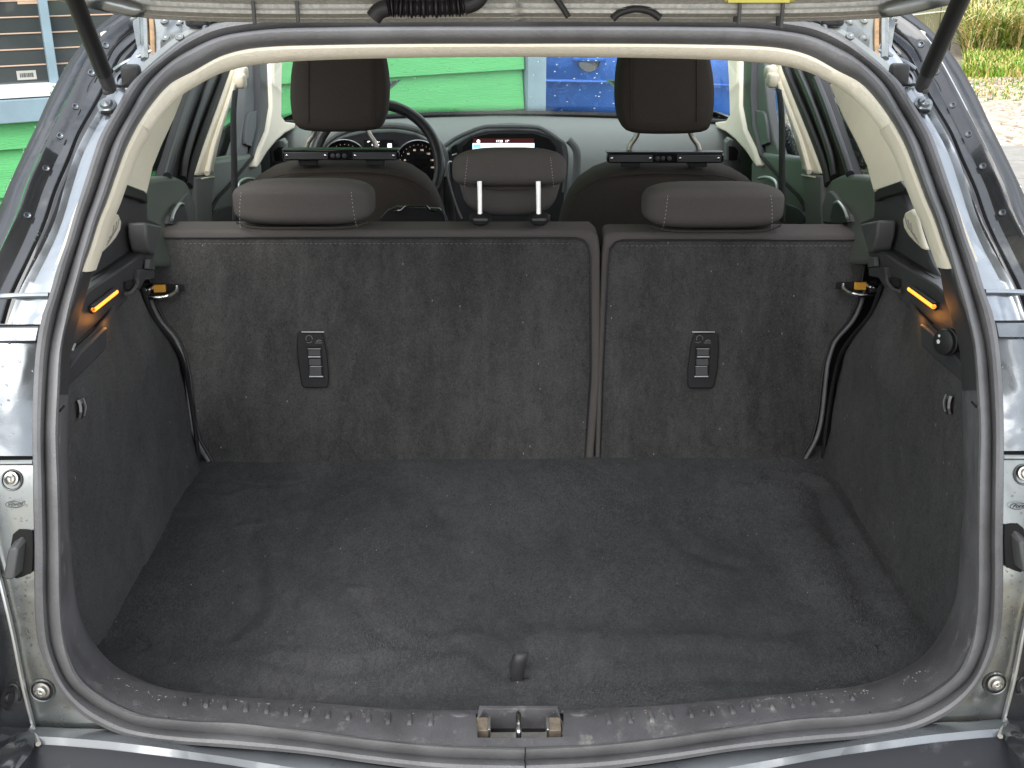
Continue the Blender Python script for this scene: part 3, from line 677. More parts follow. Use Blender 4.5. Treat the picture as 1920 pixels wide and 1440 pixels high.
# short pile standing on the mat
fib_v, fib_f = [], []
for k in range(70000):
    x = rng.uniform(-.58, .58); y = 1.10 + (rng.random() ** 1.5) * .80; z = matz(x, y)
    sw = noise.noise(V((x * 5, y * 5, 9))) * 4 + rng.uniform(-.8, .8); l = rng.uniform(.0025, .007)
    dx, dy = math.cos(sw) * l, math.sin(sw) * l; wv = .00036
    b = len(fib_v)
    fib_v += [(x - dy / l * wv, y + dx / l * wv, z - .0004), (x + dy / l * wv, y - dx / l * wv, z - .0004), (x + dx, y + dy, z + rng.uniform(.0008, .0022))]
    fib_f.append((b, b + 1, b + 2))
mesh('pile', fib_v, fib_f, mat('felt_fibre', (.062, .064, .067), .9, var=1.1, vscale=350), mat_o, smooth=False, recalc=False, kind='stuff')
# pull tab: a folded ribbon loop
c = onZ(971, 1268, .64)
lp = cr([c + V((-.001, .004, -.004)), c + V((-.003, .007, .012)), c + V((.000, .006, .029)), c + V((.002, -.001, .0365)), c + V((.001, -.007, .029)), c + V((-.001, -.008, .008)), c + V((.0, -.006, -.006))], 5)
mb = MB(); vs_, fs = [], []
for i, p in enumerate(lp):
    for s_ in (-1, 1): vs_.append(p + V((s_ * .0086 + .002 * (p.z - c.z) / .03, s_ * .0008, 0)))
for i in range(len(lp) - 1): fs.append((2 * i, 2 * i + 1, 2 * i + 3, 2 * i + 2))
mesh('pull_tab', vs_, fs, mat('black_ribbon', (.045, .045, .047), .45, bump=.6, bscale=60, bdist=.001, stretch=(12, .2, .2)), mat_o, th=.0012)
MB().tube([c + V((-.011, -.006, .0015)), c + V((.014, -.006, .0015))], .0016, 6).build('tab_stitching', K['rubber_dark'], mat_o)

# ---- felt-covered side walls
FE = [onX(x, y, XW) for x, y in ((374,866),(366,800),(354,722),(340,670),(315,632),(288,598),(274,560),(268,540))]
FE = [V((XW, 1.885, .60))] + FE
def front_edge(z):
    for a, b in zip(FE, FE[1:]):
        if z <= b.z: return a.y + (b.y - a.y) * (z - a.z) / (b.z - a.z)
    return FE[-1].y
vs_, fs = [], []; A_, B_ = 60, 40
for j in range(B_ + 1):
    z = .60 + (1.045 - .60) * j / B_
    for i in range(A_ + 1):
        yf = front_edge(z); y = 1.17 + (yf - 1.17) * i / A_
        x = XW + .010 * math.exp(-((y - 1.62) / .10) ** 2 - ((z - .93) / .07) ** 2) - .012 * math.exp(-((y - 1.60) / .05) ** 2 - ((z - 1.03) / .06) ** 2) \
            + .006 * noise.noise(V((y * 6, z * 7, 0))) + .002 * noise.noise(V((y * 22, z * 18, 5))) + .012 * max(0, (.70 - z) / .1) * (1 if y > 1.5 else .4)
        x += (-.010 * max(0, 1 - (A_ - i) / 3))
        vs_.append((x, y, z))
for j in range(B_):
    for i in range(A_): a = j * (A_ + 1) + i; fs.append((a, a + 1, a + A_ + 2, a + A_ + 1))
sw_ = mesh('side_carpet', vs_, fs, K['carpet_side'], car, mirror=True, th=.006, label='felt-covered side wall of the boot')
MB().tube(cr([p + V((-.002, .004, 0)) for p in FE], 4), .004, 8).build('carpet_edging', K['rubber_dark'], sw_, mirror=True)
# dark inside of the body behind walls and seats
MB().box((-.745, 2.35, .70), (.01, 2.6, .74)).build('inner_body_side', K['gap'], car, mirror=True)
MB().box((0, 2.3, .585), (1.5, 2.6, .01)).build('boot_floor_board', K['gap'], car)
MB().box((0, 1.055, .58), (1.16, .10, .05)).build('rear_crossmember', K['rubber_dark'], car)
# little pull loop in each wall
p0, p1 = onX(147, 750, XW + .008), onX(149, 783, XW + .008)
MB().tube(cr([p0, p0.lerp(p1, .3) + V((.002, 0, 0)), p0.lerp(p1, .7) + V((.002, 0, 0)), p1], 4), .0042, 8).build('net_hook', K['piano'], sw_, mirror=True)
MB().tube(cr([p0 + V((.004, .006, 0)), p0.lerp(p1, .5) + V((.006, .008, 0)), p1 + V((.004, .006, 0))], 4), .0012, 6).build('hook_lip', K['silver'], sw_, mirror=True)

# ---- side trims above the walls
def xpoly(name, pts, X, ext, m, par=car, **kw):
    return MB().poly([onX(x, y, X) for x, y in pts], V((-ext, 0, 0))).build(name, m, par, mirror=True, **kw)
bar = xpoly('shelf_rail', [(140,575),(170,541),(232,500),(286,461),(291,476),(284,505),(262,545),(246,555),(199,604),(194,612),(150,655),(118,690)], XW - .006, .03, K['plastic'], bevel=.003)
xpoly('rail_ledge', [(158,556),(172,526),(236,481),(287,449),(287,461),(232,500),(170,541)], XW - .020, .02, K['rubber_dark'], bar)
low = xpoly('rail_foot', [(146,668),(150,662),(196,616),(202,613),(199,655),(126,728),(122,700)], XW + .014, .045, K['plastic'], bevel=.0025)
upper = xpoly('quarter_trim', [(150,545),(178,500),(195,455),(220,395),(232,352),(276,372),(278,408),(303,420),(286,452),(236,484),(165,535)], XW - .028, .03, K['plastic'], bevel=.004)
xpoly('trim_band', [(222,358),(232,343),(270,357),(277,364),(277,382),(268,376),(226,364)], XW - .018, .03, K['rubber_dark'], upper, bevel=.002)
bolster = xpoly('seat_side_guide', [(274,417),(306,424),(300,444),(291,480),(282,472),(276,446)], XW + .008, .03, K['plastic_grey'], bevel=.004)
xpoly('guide_peg', [(281,486),(289,486),(292,506),(279,504)], XW + .004, .008, K['plastic_grey'], bar, bevel=.001)
xpoly('guide_foot', [(262,505),(290,506),(290,522),(272,526),(262,544),(256,540)], XW + .002, .01, K['plastic'], bar, bevel=.002)
rc = xpoly('belt_reel_cover', [(190,474),(204,406),(214,396),(224,402),(229,416),(227,432),(219,447),(208,460),(196,472)], XW - .010, .03, K['cream'], bevel=.004)
for k in range(3):
    a_, b_ = onX(224 - 5 * k, 410 + 6 * k, XW - .0085), onX(206 - 3 * k, 446 + 7 * k, XW - .0085)
    MB().tube(cr([a_, a_.lerp(b_, .5) + V((0, .006, -.004)), b_], 4), .0006, 6).build('cover_slot', K['thread'], rc, mirror=True)
# hook eye in the rail
he = [onX(x, y, XW + .003) for x, y in ((256,522),(257,531),(252,541),(244,549),(236,551))]
MB().tube(cr(he, 4), .0028, 8).build('rail_hook', K['plastic_grey'], bar, mirror=True)
xpoly('hook_hollow', [(236,528),(250,524),(254,534),(246,545),(236,542)], XW - .002, .006, K['gap'], bar)
# amber boot lamps
la, lb = onX(175, 581, XW + .0015), onX(218, 547, XW + .0015)
MB().tube([la, la.lerp(lb, .2), la.lerp(lb, .8), lb], .0034, 10).build('boot_lamp', K['lamp'], bar, mirror=True)
MB().tube([la + V((-.003, 0, 0)), lb + V((-.003, 0, 0))], .0058, 10).build('lamp_bezel', K['rubber_dark'], bar, mirror=True)
for s_ in (1, -1):
    ld = bpy.data.lights.new('boot_lamp_light', 'POINT'); ld.energy = .012; ld.color = (1, .38, .06); ld.shadow_soft_size = .01
    lo = bpy.data.objects.new('boot_lamp_light', ld); COL.objects.link(lo); c_ = la.lerp(lb, .3); lo.location = ((c_.x + .012) * s_, c_.y, c_.z - .022)
# small silver bar standing in for a glint on the rail
MB().tube([onX(136, 658, XW + .004), onX(141, 645, XW + .004)], .0015, 6).build('rail_glint', K['silver'], bar, mirror=True)
# round switch on the right-hand rail only
kc = V((-onX(159, 640, XW).x, onX(159, 640, XW).y, onX(159, 640, XW).z)); kc = onX(1772, 641, .556)
kn = MB().lathe(kc, (-1, -.45, .1), [(.0001, .006), (.012, .006), (.0165, .004), (.0175, .001), (.0165, -.001), (.0185, -.002), (.0185, -.006), (.016, -.007), (.014, -.02)], 28).build('rail_socket_cap', K['rubber_dark'], car)
ax = V((-1, -.45, .1)).normalized()
for dz, r_ in ((.007, .0022), (-.001, .0032)):
    MB().lathe(kc + ax * .0061 + V((0, 0, dz)) + V((-.002, .005, 0)), ax, [(.0001, .0006), (r_, .0004)], 5).build('cap_print', K['white'], kn)

# ---- split rear seatbacks
LE = [(268,500),(280,545),(286,570),(302,602),(330,636),(343,672),(350,705),(358,780),(368,824),(392,866)]   # outer edge beside the wall
def seat(name, outline, panel, label):
    P = [onSeat(x, y, .004) for x, y in outline]
    b = MB().poly(P, V((0, .060, .004))).build(name, K['fabric'], car, bevel=.024, seg=5, ang=60, label=label)
    pn = MB().poly([onSeat(x, y, .002) for x, y in panel], V((0, .02, .003))).build('felt_back', K['carpet_back'], b, bevel=.003)
    MB().tube([onSeat(x, y, -.0005) for x, y in panel], .0018, 6, closed=True).build('felt_piping', K['rubber_dark'], b)
    return b, pn
lo_ = [(238,432),(1108,432),(1122,444),(1125,474),(1126,700),(1112,880),(392,880)] + [(x + 3, y) for x, y in reversed(LE)]
lp_ = [(275,446),(1078,446),(1094,450),(1103,460),(1108,480),(1108,700),(1096,880),(398,880)] + [(x + 7, y) for x, y in reversed(LE)]
s1, s1p = seat('rear_seatback', lo_, lp_, 'wide left section of the split rear seatback')
MX = lambda pts: [(2 * 946 - x, y) for x, y in pts]
RE = [(1628,500),(1620,545),(1612,575),(1596,605),(1566,640),(1553,678),(1549,705),(1541,780),(1530,824),(1506,866)]
ro_ = [(1146,437),(1652,437)] + [(x - 3, y) for x, y in RE] + [(1506,880),(1116,880),(1121,700),(1129,480),(1133,440)]
rp_ = [(1168,450),(1626,450)] + [(x - 7, y) for x, y in RE] + [(1500,880),(1124,880),(1130,700),(1139,500),(1144,466),(1155,454)]
s2, s2p = seat('rear_seatback', ro_, rp_, 'narrow right section of the split rear seatback')
for s_, E in ((s1, LE), (s2, RE)):
    MB().tube(cr([onSeat(x, y, .002) for x, y in E[1:]], 4), .0042, 10).build('side_piping', K['rubber'], s_)
# stitching along the top of the felt: a row of short threads
for s_, x0, x1, yy in ((s1, 345, 1080, 457), (s2, 1165, 1600, 461)):
    n_ = int((x1 - x0) / 9); mb = MB()
    for k in range(n_):
        x = x0 + (x1 - x0) * k / n_; mb.tube([onSeat(x, yy, -.0014), onSeat(x + 5, yy, -.0014)], .0005, 4)
    mb.build('stitching', K['thread_dim'], s_, kind='stuff')
# release handles
def handle(side, outline, cx, skew):
    P = [onSeat(x, y, 0) for x, y in outline]
    h = MB().poly(P, V((0, -.005, .002))).build('release_handle', K['handle'], car, bevel=.0018, seg=3)
    q = lambda x, y, o=-.0065: onSeat(cx + x, y, o)
    MB().poly([q(-15, 649), q(14, 649), q(16 + skew, 709), q(-12 + skew, 709)], V((0, .004, 0))).build('handle_slot', K['gap'], h)
    for (y0, y1, o, dx) in ((655, 667, -.0072, 0), (673, 685, -.0085, 1), (687, 705, -.0098, 2)):
        d = dx * skew / 3
        MB().poly([q(-11 + d, y0, o), q(11 + d, y0, o), q(12 + d, y1, o), q(-11 + d, y1, o)], V((0, .004, 0))).build('lever_step', K['plastic'], h, bevel=.0006)
    for (x0, x1, y, r) in ((-22 - skew / 2, 20 - skew / 2, 622.5, .0013), (-12, 12, 654, .0005), (-11, 12, 669, .0012), (-10 + skew, 12 + skew, 687, .0005), (-12 + skew, 14 + skew, 706, .0013)):
        MB().tube([q(x0, y, -.0085 if r > .001 else -.0095), q(x1, y, -.0085 if r > .001 else -.0095)], r, 8).build('bright_edge', K['silver'], h)
    ar = [q(-8 + 6 * math.cos(t) - skew / 2, 635 - 6 * math.sin(t), -.0072) for t in [i * .4 - .3 for i in range(11)]]
    MB().tube(ar, .0003, 4).tube([q(-14, 642, -.0072), q(-8, 643, -.0072), q(-4, 640, -.0072)], .0003, 4).tube([q(2, 643, -.0072), q(15, 643, -.0072)], .00035, 4).tube([q(4, 640, -.0072), q(9, 637, -.0072), q(14, 639, -.0072), q(4, 640, -.0072)], .00035, 4).build('fold_pictogram', K['thread'], h)
    return h
handle(0, [(561,621),(604,621),(609,640),(614,668),(617,700),(616,724),(612,727),(571,727),(567,724),(562,695),(558,660),(558,635)], 589, 3)
handle(1, [(1302,625),(1345,625),(1347,640),(1347,660),(1344,695),(1338,724),(1334,728),(1292,728),(1289,722),(1289,690),(1294,655),(1298,635)], 1318, -4)
# seat latches with orange indicators and chromed loops
lt = MB().poly([onSeat(x, y, -.001) for x, y in ((268,531),(345,533),(347,546),(270,550))], V((0, -.001, 0))).build('latch_slot', K['gap'], car, mirror=True)
MB().poly([onSeat(x, y, -.003) for x, y in ((289,533),(311,533),(312,547),(290,548))], V((0, -.006, .001))).build('latch_indicator', K['orange'], lt, mirror=True, bevel=.001)
MB().tube(cr([onSeat(262, 548, -.012), onSeat(275, 556, -.020), onSeat(298, 558, -.022), onSeat(318, 554, -.02), onSeat(331, 546, -.012), onSeat(332, 538, -.004)], 5), .0042, 10).build('latch_loop', K['chrome'], lt, mirror=True)
MB().tube(cr([onSeat(258, 542, -.012), onSeat(270, 544, -.018), onSeat(282, 541, -.016), onSeat(286, 534, -.006)], 5), .0040, 10).build('latch_loop', K['chrome'], lt, mirror=True)
MB().box(onSeat(272, 551, -.014), (.022, .012, .016)).build('latch_bracket', K['rubber_dark'], lt, mirror=True, bevel=.002)

# ---- rear headrests
def threads(par, pts):
    mb = MB(); P = cr(pts, 6)
    for i in range(0, len(P) - 1, 2): mb.tube([P[i], P[i].lerp(P[i + 1], .8)], .0006, 4)
    mb.build('seam_stitching', K['thread'], par)
def pillow(cx, cy, wpx, hpx, seams, lab=None):
    c_ = onY(cx, cy, 2.085); s = (c_ - CAM).dot(FW) / F
    W_, H_, D_ = wpx * s, hpx * s * 1.0, .13
    def f(q):
        x = q.x / (W_ / 2); q = q.copy()
        q.z *= 1 - .10 * abs(x) ** 4 ; q.z += -.004 * (1 - x * x) * 0
        if q.y < 0 and q.z < 0: q.y *= .92
        return q
    o = rbox('headrest', c_, (W_, D_, H_), K['fabric'], car, p=4.2, n=22, fn=f, rot=Matrix.Rotation(-.12, 3, 'X'), label=lab)
    for sx in seams:
        pts = []
        for t in (-.95, -.6, -.1, .35, .75): 
            a = t * 1.15; pts.append(c_ + V((sx * s * (1 - .04 * a), -D_ / 2 * (math.cos(a) ** .30) * 1.03 + .002 * t, H_ / 2 * math.sin(a) * 1.0)))
        threads(o, pts)
    base = [c_ + V(((t - .5) * W_ * .93, -D_ * .49 + .0 + .02 * abs(2 * t - 1) ** 6, -H_ * .44 + .006 * abs(2 * t - 1) ** 6)) for t in [k / 16 for k in range(17)]]
    MB().tube(base, .0022, 8).build('cover_piping', K['fabric_dark'], o)
    for sx in (-1, 1): MB().tube([c_ + V((sx * .06, .0, -.03)), c_ + V((sx * .06, 0, -.085))], .006, 10).build('headrest_post', K['chrome'], o)
    return o
pillow(572, 377, 260, 82, (-108, 98), 'outer rear headrest pushed right down on the seatback')
pillow(1335, 383, 260, 82, (-96, 98), 'outer rear headrest pushed right down on the seatback')
c_ = onY(955, 313, 2.16); s = (c_ - CAM).dot(FW) / F
mid = rbox('headrest', c_, (214 * s, .11, 72 * s), K['fabric'], car, p=3.6, n=22, rot=Matrix.Rotation(-.2, 3, 'X'), fn=lambda q: q + V((0, 0, -.006 * (abs(q.x) / .11) ** 3)), label='middle rear headrest raised on two steel posts')
rbox('headrest_lower_pad', onY(956, 352, 2.185), (188 * s, .07, 104 * s), K['fabric'], mid, p=3.2, n=20, fn=lambda q: V((q.x * (1 + .12 * q.z / .05), q.y, q.z)))
for sx in (-80, 78):
    threads(mid, [c_ + V((sx * s * (1 - .05 * t), -.056 * math.cos(t) ** .3, .036 * math.sin(t))) for t in (-.9, -.5, 0, .5, .9)])
MB().tube([c_ + V(((t - .5) * 200 * s, -.046 + .02 * abs(2 * t - 1) ** 6, -.031 + .004 * math.cos(6 * t) + .008 * abs(2 * t - 1) ** 4)) for t in [k / 16 for k in range(17)]], .0022, 8).build('cover_piping', K['fabric_dark'], mid)
for x in (899, 1009):
    a_, b_ = onY(x, 340, 2.095), onY(x + 1, 415, 2.075)
    MB().tube([a_, a_.lerp(b_, .5), b_], .0055, 14).build('headrest_post', mat('worn_chrome', (.66, .64, .60), .30, 1, var=.2, vscale=60), mid)
    MB().lathe(onY(x + 2, 409, 2.07), (0, -.2, 1), [(.0001, .006), (.018, .006), (.021, .004), (.021, -.003), (.016, -.008)], 18).build('post_collar', K['rubber_dark'], mid)
    MB().box(onY(x + 2, 412, 2.047), (.026, .004, .005)).build('collar_button', K['plastic_grey'], mid, bevel=.001)
# ============================================================ CABIN
def yp(name, pts, Y, ext, m, par=car, sm=0, **kw):
    P = [onY(x, y, Y) for x, y in pts]
    if sm: P = cr(P, sm, True)
    return MB().poly(P, V((0, ext, 0))).build(name, m, par, **kw)
def tpoly(name, pts, off, m, par=car, ext=.025, sm=0, **kw):
    P = [onT(x, y, off) for x, y in pts]
    if sm: P = cr(P, sm, True)
    return MB().poly(P, V((-ext, 0, 0))).build(name, m, par, mirror=True, **kw)
# ---- front seats
def front_seat(cx, label):
    sh = (cx - 640)
    D = [(442,470),(446,410),(452,380),(462,352),(484,330),(512,313),(548,303),(600,298),(690,298),(740,302),(772,313),(800,332),(818,356),(832,390),(838,420),(842,470),(842,600),(640,640),(442,600)]
    if sh > 0: D = [(2 * 640 - x + (sh), y + 3) for x, y in D]
    O_ = [onY(x, y, 2.72) for x, y in D]
    o = cushion('front_seatback', O_, (0, 1, -.0), .16, K['fabric_dark'], car, flat=.80, power=2.6, label=label)
    # welt line across the shoulder
    W_ = [(474,352),(520,330),(580,324),(640,322),(700,324),(762,334),(806,362)]
    if sh > 0: W_ = [(2 * 640 - x + sh, y + 3) for x, y in W_]
    MB().tube(cr([onY(x, y, 2.637) for x, y in W_], 6), .0016, 6).build('shoulder_welt', K['fabric_dark'], o)
    h = cushion('headrest', cr([onY(x + sh, y + (4 if sh > 0 else 0), 2.66) for x, y in ((549,190),(549,150),(553,115),(562,90),(600,80),(680,80),(716,90),(724,115),(729,150),(729,190),(723,224),(706,239),(640,243),(576,240),(556,224))], 3, True), (0, 1, 0), .12, K['fabric_dark'], car, flat=.86, power=3)
    for sx in (-62, 62):
        MB().tube(cr([onY(640 + sh + sx, y, 2.597) for y in (95, 130, 170, 205, 228)], 4), .0012, 6).build('cover_seam', K['fabric_dark'], h)
    for sg in (-1, 1):
        pts = [(640 + sh + sg * a, b + (4 if sh > 0 else 0)) for a, b in ((47, 232), (48, 240), (53, 253), (63, 268), (66, 282), (66, 302))]
        MB().tube(cr([onY(x, y, 2.66) for x, y in pts], 6), .0062, 14).build('headrest_post', mat('satin_post_metal', (.50, .48, .42), .42, .9), h)
        MB().poly(cr([onY(640 + sh + sg * 63 + a, b + (3 if sh > 0 else 0), 2.64) for a, b in ((-19, 298), (19, 298), (17, 311), (-16, 311))], 1, True), V((0, .03, 0))).build('post_collar', K['rubber_dark'], h, bevel=.002)
    return o
front_seat(640, "driver's seatback seen over the rear bench")
front_seat(1245, "passenger's seatback seen over the rear bench")
# ---- black clamp bars fixed across the front headrest posts: things of their own
def clamp(cx, y0, label):
    Y = 2.628; ctr = onY(cx, y0, Y)
    r = empty('headrest_clamp_bar', ctr, label, 'mount', 'black clamp bars on the front headrest posts')
    q = lambda x, y, d=0: onY(cx + x, y0 + y, Y + d)
    MB().poly([q(-108, -10), q(108, -10), q(110, -4), q(110, 7), q(104, 10), q(-104, 10), q(-109, 7)], V((0, .022, 0))).build('bar', K['piano'], r, bevel=.002)
    MB().poly([q(-110, -11, -.002), q(110, -11, -.002), q(110, -9, -.002), q(-110, -9, -.002)], V((0, .026, .000))).build('top_rail', K['rubber_dark'], r, bevel=.001)
    for sx in (-64, 64):
        MB().poly([q(sx - 41, -5, -.004), q(sx + 41, -5, -.004), q(sx + 41, 8, -.004), q(sx - 41, 8, -.004)], V((0, .006, 0))).build('jaw_plate', K['plastic'], r, bevel=.001)
        for s2_ in (-36, 36): MB().lathe(q(sx + s2_, 1, -.004), (0, -1, 0), [(.0032, -.002), (.0032, .001), (.002, .0018), (.0001, .0018)], 12).build('screw', K['chrome'], r)
    for sx in (-14, -4, 8): MB().lathe(q(sx, 1, 0), (0, -1, 0), [(.0052, -.003), (.0052, .003), (.003, .004), (.0001, .004)], 14).build('ratchet_knob', K['plastic'], r)
clamp(638, 291, "black clamp bar across the headrest posts of the driver's seat")
clamp(1247, 296, "black clamp bar across the headrest posts of the passenger's seat")
# black folding tray between the seats
tr = empty('folding_tray', onY(770, 412, 2.45), 'black plastic tray edge with a handle, between left and middle rear headrests', 'tray')
yp('tray_panel', [(708,440),(712,410),(728,393),(744,387),(770,389),(800,390),(824,391),(832,400),(842,440)], 2.45, .012, K['rubber_dark'], tr, bevel=.001)
MB().tube([onY(x, y, 2.443) for x, y in ((738,396),(752,394),(760,386),(800,387),(806,394),(818,396))], .0028, 8).build('tray_handle', K['piano'], tr)
MB().tube([onY(x, y, 2.445) for x, y in ((829,392),(838,412),(842,440))], .0024, 8).build('tray_edge', K['plastic_grey'], tr)

# ---- dashboard
DS = [(-.70, .03), (-.64, .0), (-.5, -.012), (-.30, -.02), (-.1, -.02), (.1, -.03), (.3, -.02), (.5, -.01), (.64, 0), (.70, .03)]
rows = []
for x, dy in DS:
    e = abs(x) / .7
    rows.append([V((x, 3.66 - .18 * e ** 2, 1.00)), V((x, 3.50 - .14 * e ** 2 + dy, 1.000)), V((x, 3.40 + dy - .06 * e, .985)), V((x, 3.31 + dy, .93)), V((x, 3.27 + dy, .82)), V((x, 3.27 + dy, .40))])
loft('dashboard', rows, [(0, 0), (.5, 0), (1, 0), (1.5, .003), (2, 0), (2.5, .006), (3, 0), (3.5, .004), (4, 0), (5, 0)], K['grey_dash'], car, n=8, mirror=False)
dash = yp('centre_console', [(838,284),(852,270),(880,252),(910,243),(960,240),(1010,243),(1040,254),(1056,270),(1060,300),(1054,470),(862,470),(845,330)], 3.20, .10, K['plastic'], car, bevel=.006)
MB().tube(cr([onY(x, y, 3.17) for x, y in ((834,274),(850,262),(874,250),(904,239),(930,237),(1000,238),(1024,246),(1048,262),(1058,272),(1062,300),(1058,360))], 5), .0065, 8).build('console_hood', K['grey_dash'], dash)
MB().tube(cr([onY(x, y, 3.15) for x, y in ((1066,262),(1080,280),(1082,310),(1076,360),(1064,420))], 5), .011, 10).build('console_wing', K['grey_dash'], dash)
yp('display_recess', [(868,274),(884,258),(920,250),(1000,250),(1030,260),(1042,276),(1042,330),(868,330)], 3.19, .012, K['gap'], dash)
scr = yp('display', [(886,259.5),(1002,259.5),(1002,300),(886,300)], 3.186, .004, K['gap'], dash)
E = lambda n, c, s: mat(n, tuple(min(x, .8) for x in c), .5, emit=c, estr=s)
yp('screen_header', [(887,260),(1001,260),(1001,268.5),(887,268.5)], 3.1855, .0008, E('screen_dark_red', (.05, .006, .006), .5), scr)
yp('screen_page', [(886,268.5),(1002,268.5),(1002,300),(886,300)], 3.1855, .0008, E('screen_white', (.62, .82, 1.0), .8), scr)
yp('screen_tab', [(888,271),(901,271),(901,277),(888,277)], 3.185, .0006, E('screen_blue', (.15, .55, .85), 1.0), scr)
RX = Matrix.Rotation(R(90), 3, 'X')
Wt = E('screen_text_white', (1, 1, 1), 1.6)
text('clock_text', '17:38', .0085, onY(936, 265, 3.1848), RX, Wt, scr)
text('clock_text', '17°', .0085, onY(951, 265, 3.1848), RX, Wt, scr)
MB().lathe(onY(897, 265, 3.1848), (0, -1, 0), [(.0001, .0005), (.0045, .0005), (.0045, 0)], 14).build('status_icon', Wt, scr)
MB().tube(cr([onY(x, y, 3.15) for x, y in ((847,304),(841,306),(840,330),(848,362),(858,392),(866,410))], 5), .0032, 8).build('console_trim', K['silver'], dash)
yp('side_vent', [(846,276),(856,270),(860,284),(852,292),(846,290)], 3.185, .01, K['gap'], dash)
MB().tube([onY(848, 291, 3.18), onY(857, 288, 3.18)], .0022, 6).build('vent_lip', K['silver'], dash)
# instrument binnacle, dials, steering wheel
bn = yp('instrument_binnacle', [(598,300),(612,272),(640,255),(680,246),(740,244),(780,250),(808,266),(826,292),(834,330),(836,430),(596,430)], 3.22, .09, K['plastic'], car, bevel=.006)
MB().tube(cr([onY(x, y, 3.19) for x, y in ((596,285),(616,262),(650,244),(700,236),(750,236),(790,246),(818,264),(834,290),(838,330))], 5), .010, 10).build('binnacle_hood', K['grey_dash'], bn)
def gauge(cx, cy, r, nums):
    c = onY(cx, cy, 3.205); s = (c - CAM).dot(FW) / F; rr = r * s
    g = MB().lathe(c, (0, -1, 0), [(rr, 0), (rr, .003), (rr * .94, .003), (rr * .92, -.003), (.0001, -.003)], 36).build('dial', K['piano'], bn)
    MB().tube([c + V((rr * math.cos(a), -.004, rr * math.sin(a))) for a in [R(-20) + R(220) * k / 30 for k in range(31)]], .0016, 6).build('dial_ring', K['silver'], g)
    T_ = E('dial_print_orange', (.85, .62, .50), .45)
    mb = MB()
    for k in range(19):
        a = R(205 - 230 * k / 18); mb.box(c + V((rr * .80 * math.cos(a), -.002, rr * .80 * math.sin(a))), (.0011, .0006, .0011))
    mb.build('dial_ticks', T_, g, kind='stuff')
    for k, t_ in enumerate(nums):
        a = R(195 - 210 * k / (len(nums) - 1)); text('dial_number', t_, .0066, c + V((rr * .60 * math.cos(a), -.002, rr * .60 * math.sin(a))), RX, T_, g)
gauge(648, 306, 44, ['1', '2', '3', '4', '5', '6']); gauge(785, 307, 44, ['20', '40', '60', '80', '100', '120', '140', '160'])
lcd = yp('trip_display', [(682,262),(738,262),(738,284),(682,284)], 3.204, .003, K['gap'], bn)
text('trip_text', '17°  1/10 km /', .0060, onY(700, 266, 3.202), RX, Wt, lcd, align='CENTER')
text('trip_text', '□ — 48', .0060, onY(704, 272, 3.202), RX, Wt, lcd)
text('trip_text', '◦ ——', .0060, onY(704, 278, 3.202), RX, Wt, lcd)
yp('shift_icon', [(727,269),(734,269),(735,279),(726,279)], 3.2025, .001, E('icon_lilac', (.75, .7, 1), 1.2), lcd)
wc = onY(706, 312, 2.97); nW = V((0, -1, .45)).normalized(); u_ = V((1, 0, 0)); v_ = nW.cross(u_)
s = (wc - CAM).dot(FW) / F; rw = 118 * s
wh = MB().tube([wc + u_ * (rw * math.cos(a)) + v_ * (rw * math.sin(a)) for a in [2 * math.pi * k / 64 for k in range(64)]], .0145, 14, closed=True).build('steering_wheel', mat('wheel_leather', (.02, .02, .02), .33, bump=.3, bscale=400), car)
for a in (R(-28), R(208), R(270)):
    MB().tube([wc - v_ * .06, wc + (u_ * math.cos(a) + v_ * math.sin(a)) * rw], .012, 10).build('wheel_spoke', K['plastic_grey'], wh)
MB().tube([wc - nW * .004 + u_ * (rw + .001) * math.cos(a) + v_ * (rw + .001) * math.sin(a) for a in [R(-52) + R(75) * k / 20 for k in range(21)]], .0125, 12).build('wheel_grip', K['plastic_grey'], wh)
rbox('airbag_cover', wc - v_ * .06 + nW * -.02, (.13, .05, .10), K['plastic'], wh, n=8)
# side air vents
vt = yp('air_vent', [(505,282),(512,268),(530,262),(536,270),(536,304),(510,304)], 3.16, .04, K['grey_dash'], car, mirror=True, bevel=.003)
yp('vent_opening', [(513,285),(520,277),(531,276),(531,302),(515,302)], 3.157, .004, K['gap'], vt, mirror=True)

# ---- pillars, doors and windows (drawn for the left, mirrored to the right)
bp = tpoly('pillar_lining', [(352,160),(328,223),(305,273),(288,315),(277,364),(200,338),(212,300),(236,252),(262,214),(290,182),(325,150)], .055, K['cream'], bevel=.004)
rd_ = tpoly('rear_door_frame', [(374,126),(446,110),(420,200),(392,270),(370,330),(364,362),(352,372),(350,334),(311,333),(325,290),(339,243),(356,190)], .0, K['frame'], bevel=.004)
for pts in ([(408,120),(384,180),(360,250),(346,300),(342,335)], [(372,150),(354,200),(338,250),(322,300),(314,330)]):
    MB().tube(cr([onT(x, y, .006) for x, y in pts], 5), .0085, 10).build('door_seal_strip', K['rubber_dark'], rd_, mirror=True)
MB().tube(cr([onT(x, y, .006) for x, y in ((430,118),(402,190),(378,255),(360,310),(352,350))], 5), .010, 10).build('door_seal_strip', K['frame'], rd_, mirror=True)
rg = tpoly('rear_side_window', [(352,165),(318,222),(292,262),(262,330),(290,338),(318,320),(345,240)], -.03, K['tinted'], ext=.004)
rt = tpoly('rear_door_trim', [(262,338),(300,331),(330,330),(348,338),(360,356),(366,380),(368,420),(368,500),(250,500)], .010, K['door_trim'], ext=.05, bevel=.010, seg=4)
rp2 = tpoly('armrest_panel', [(316,420),(330,392),(346,366),(356,362),(366,385),(370,420)], .018, K['plastic_grey'], rt, ext=.02, sm=2, bevel=.003)
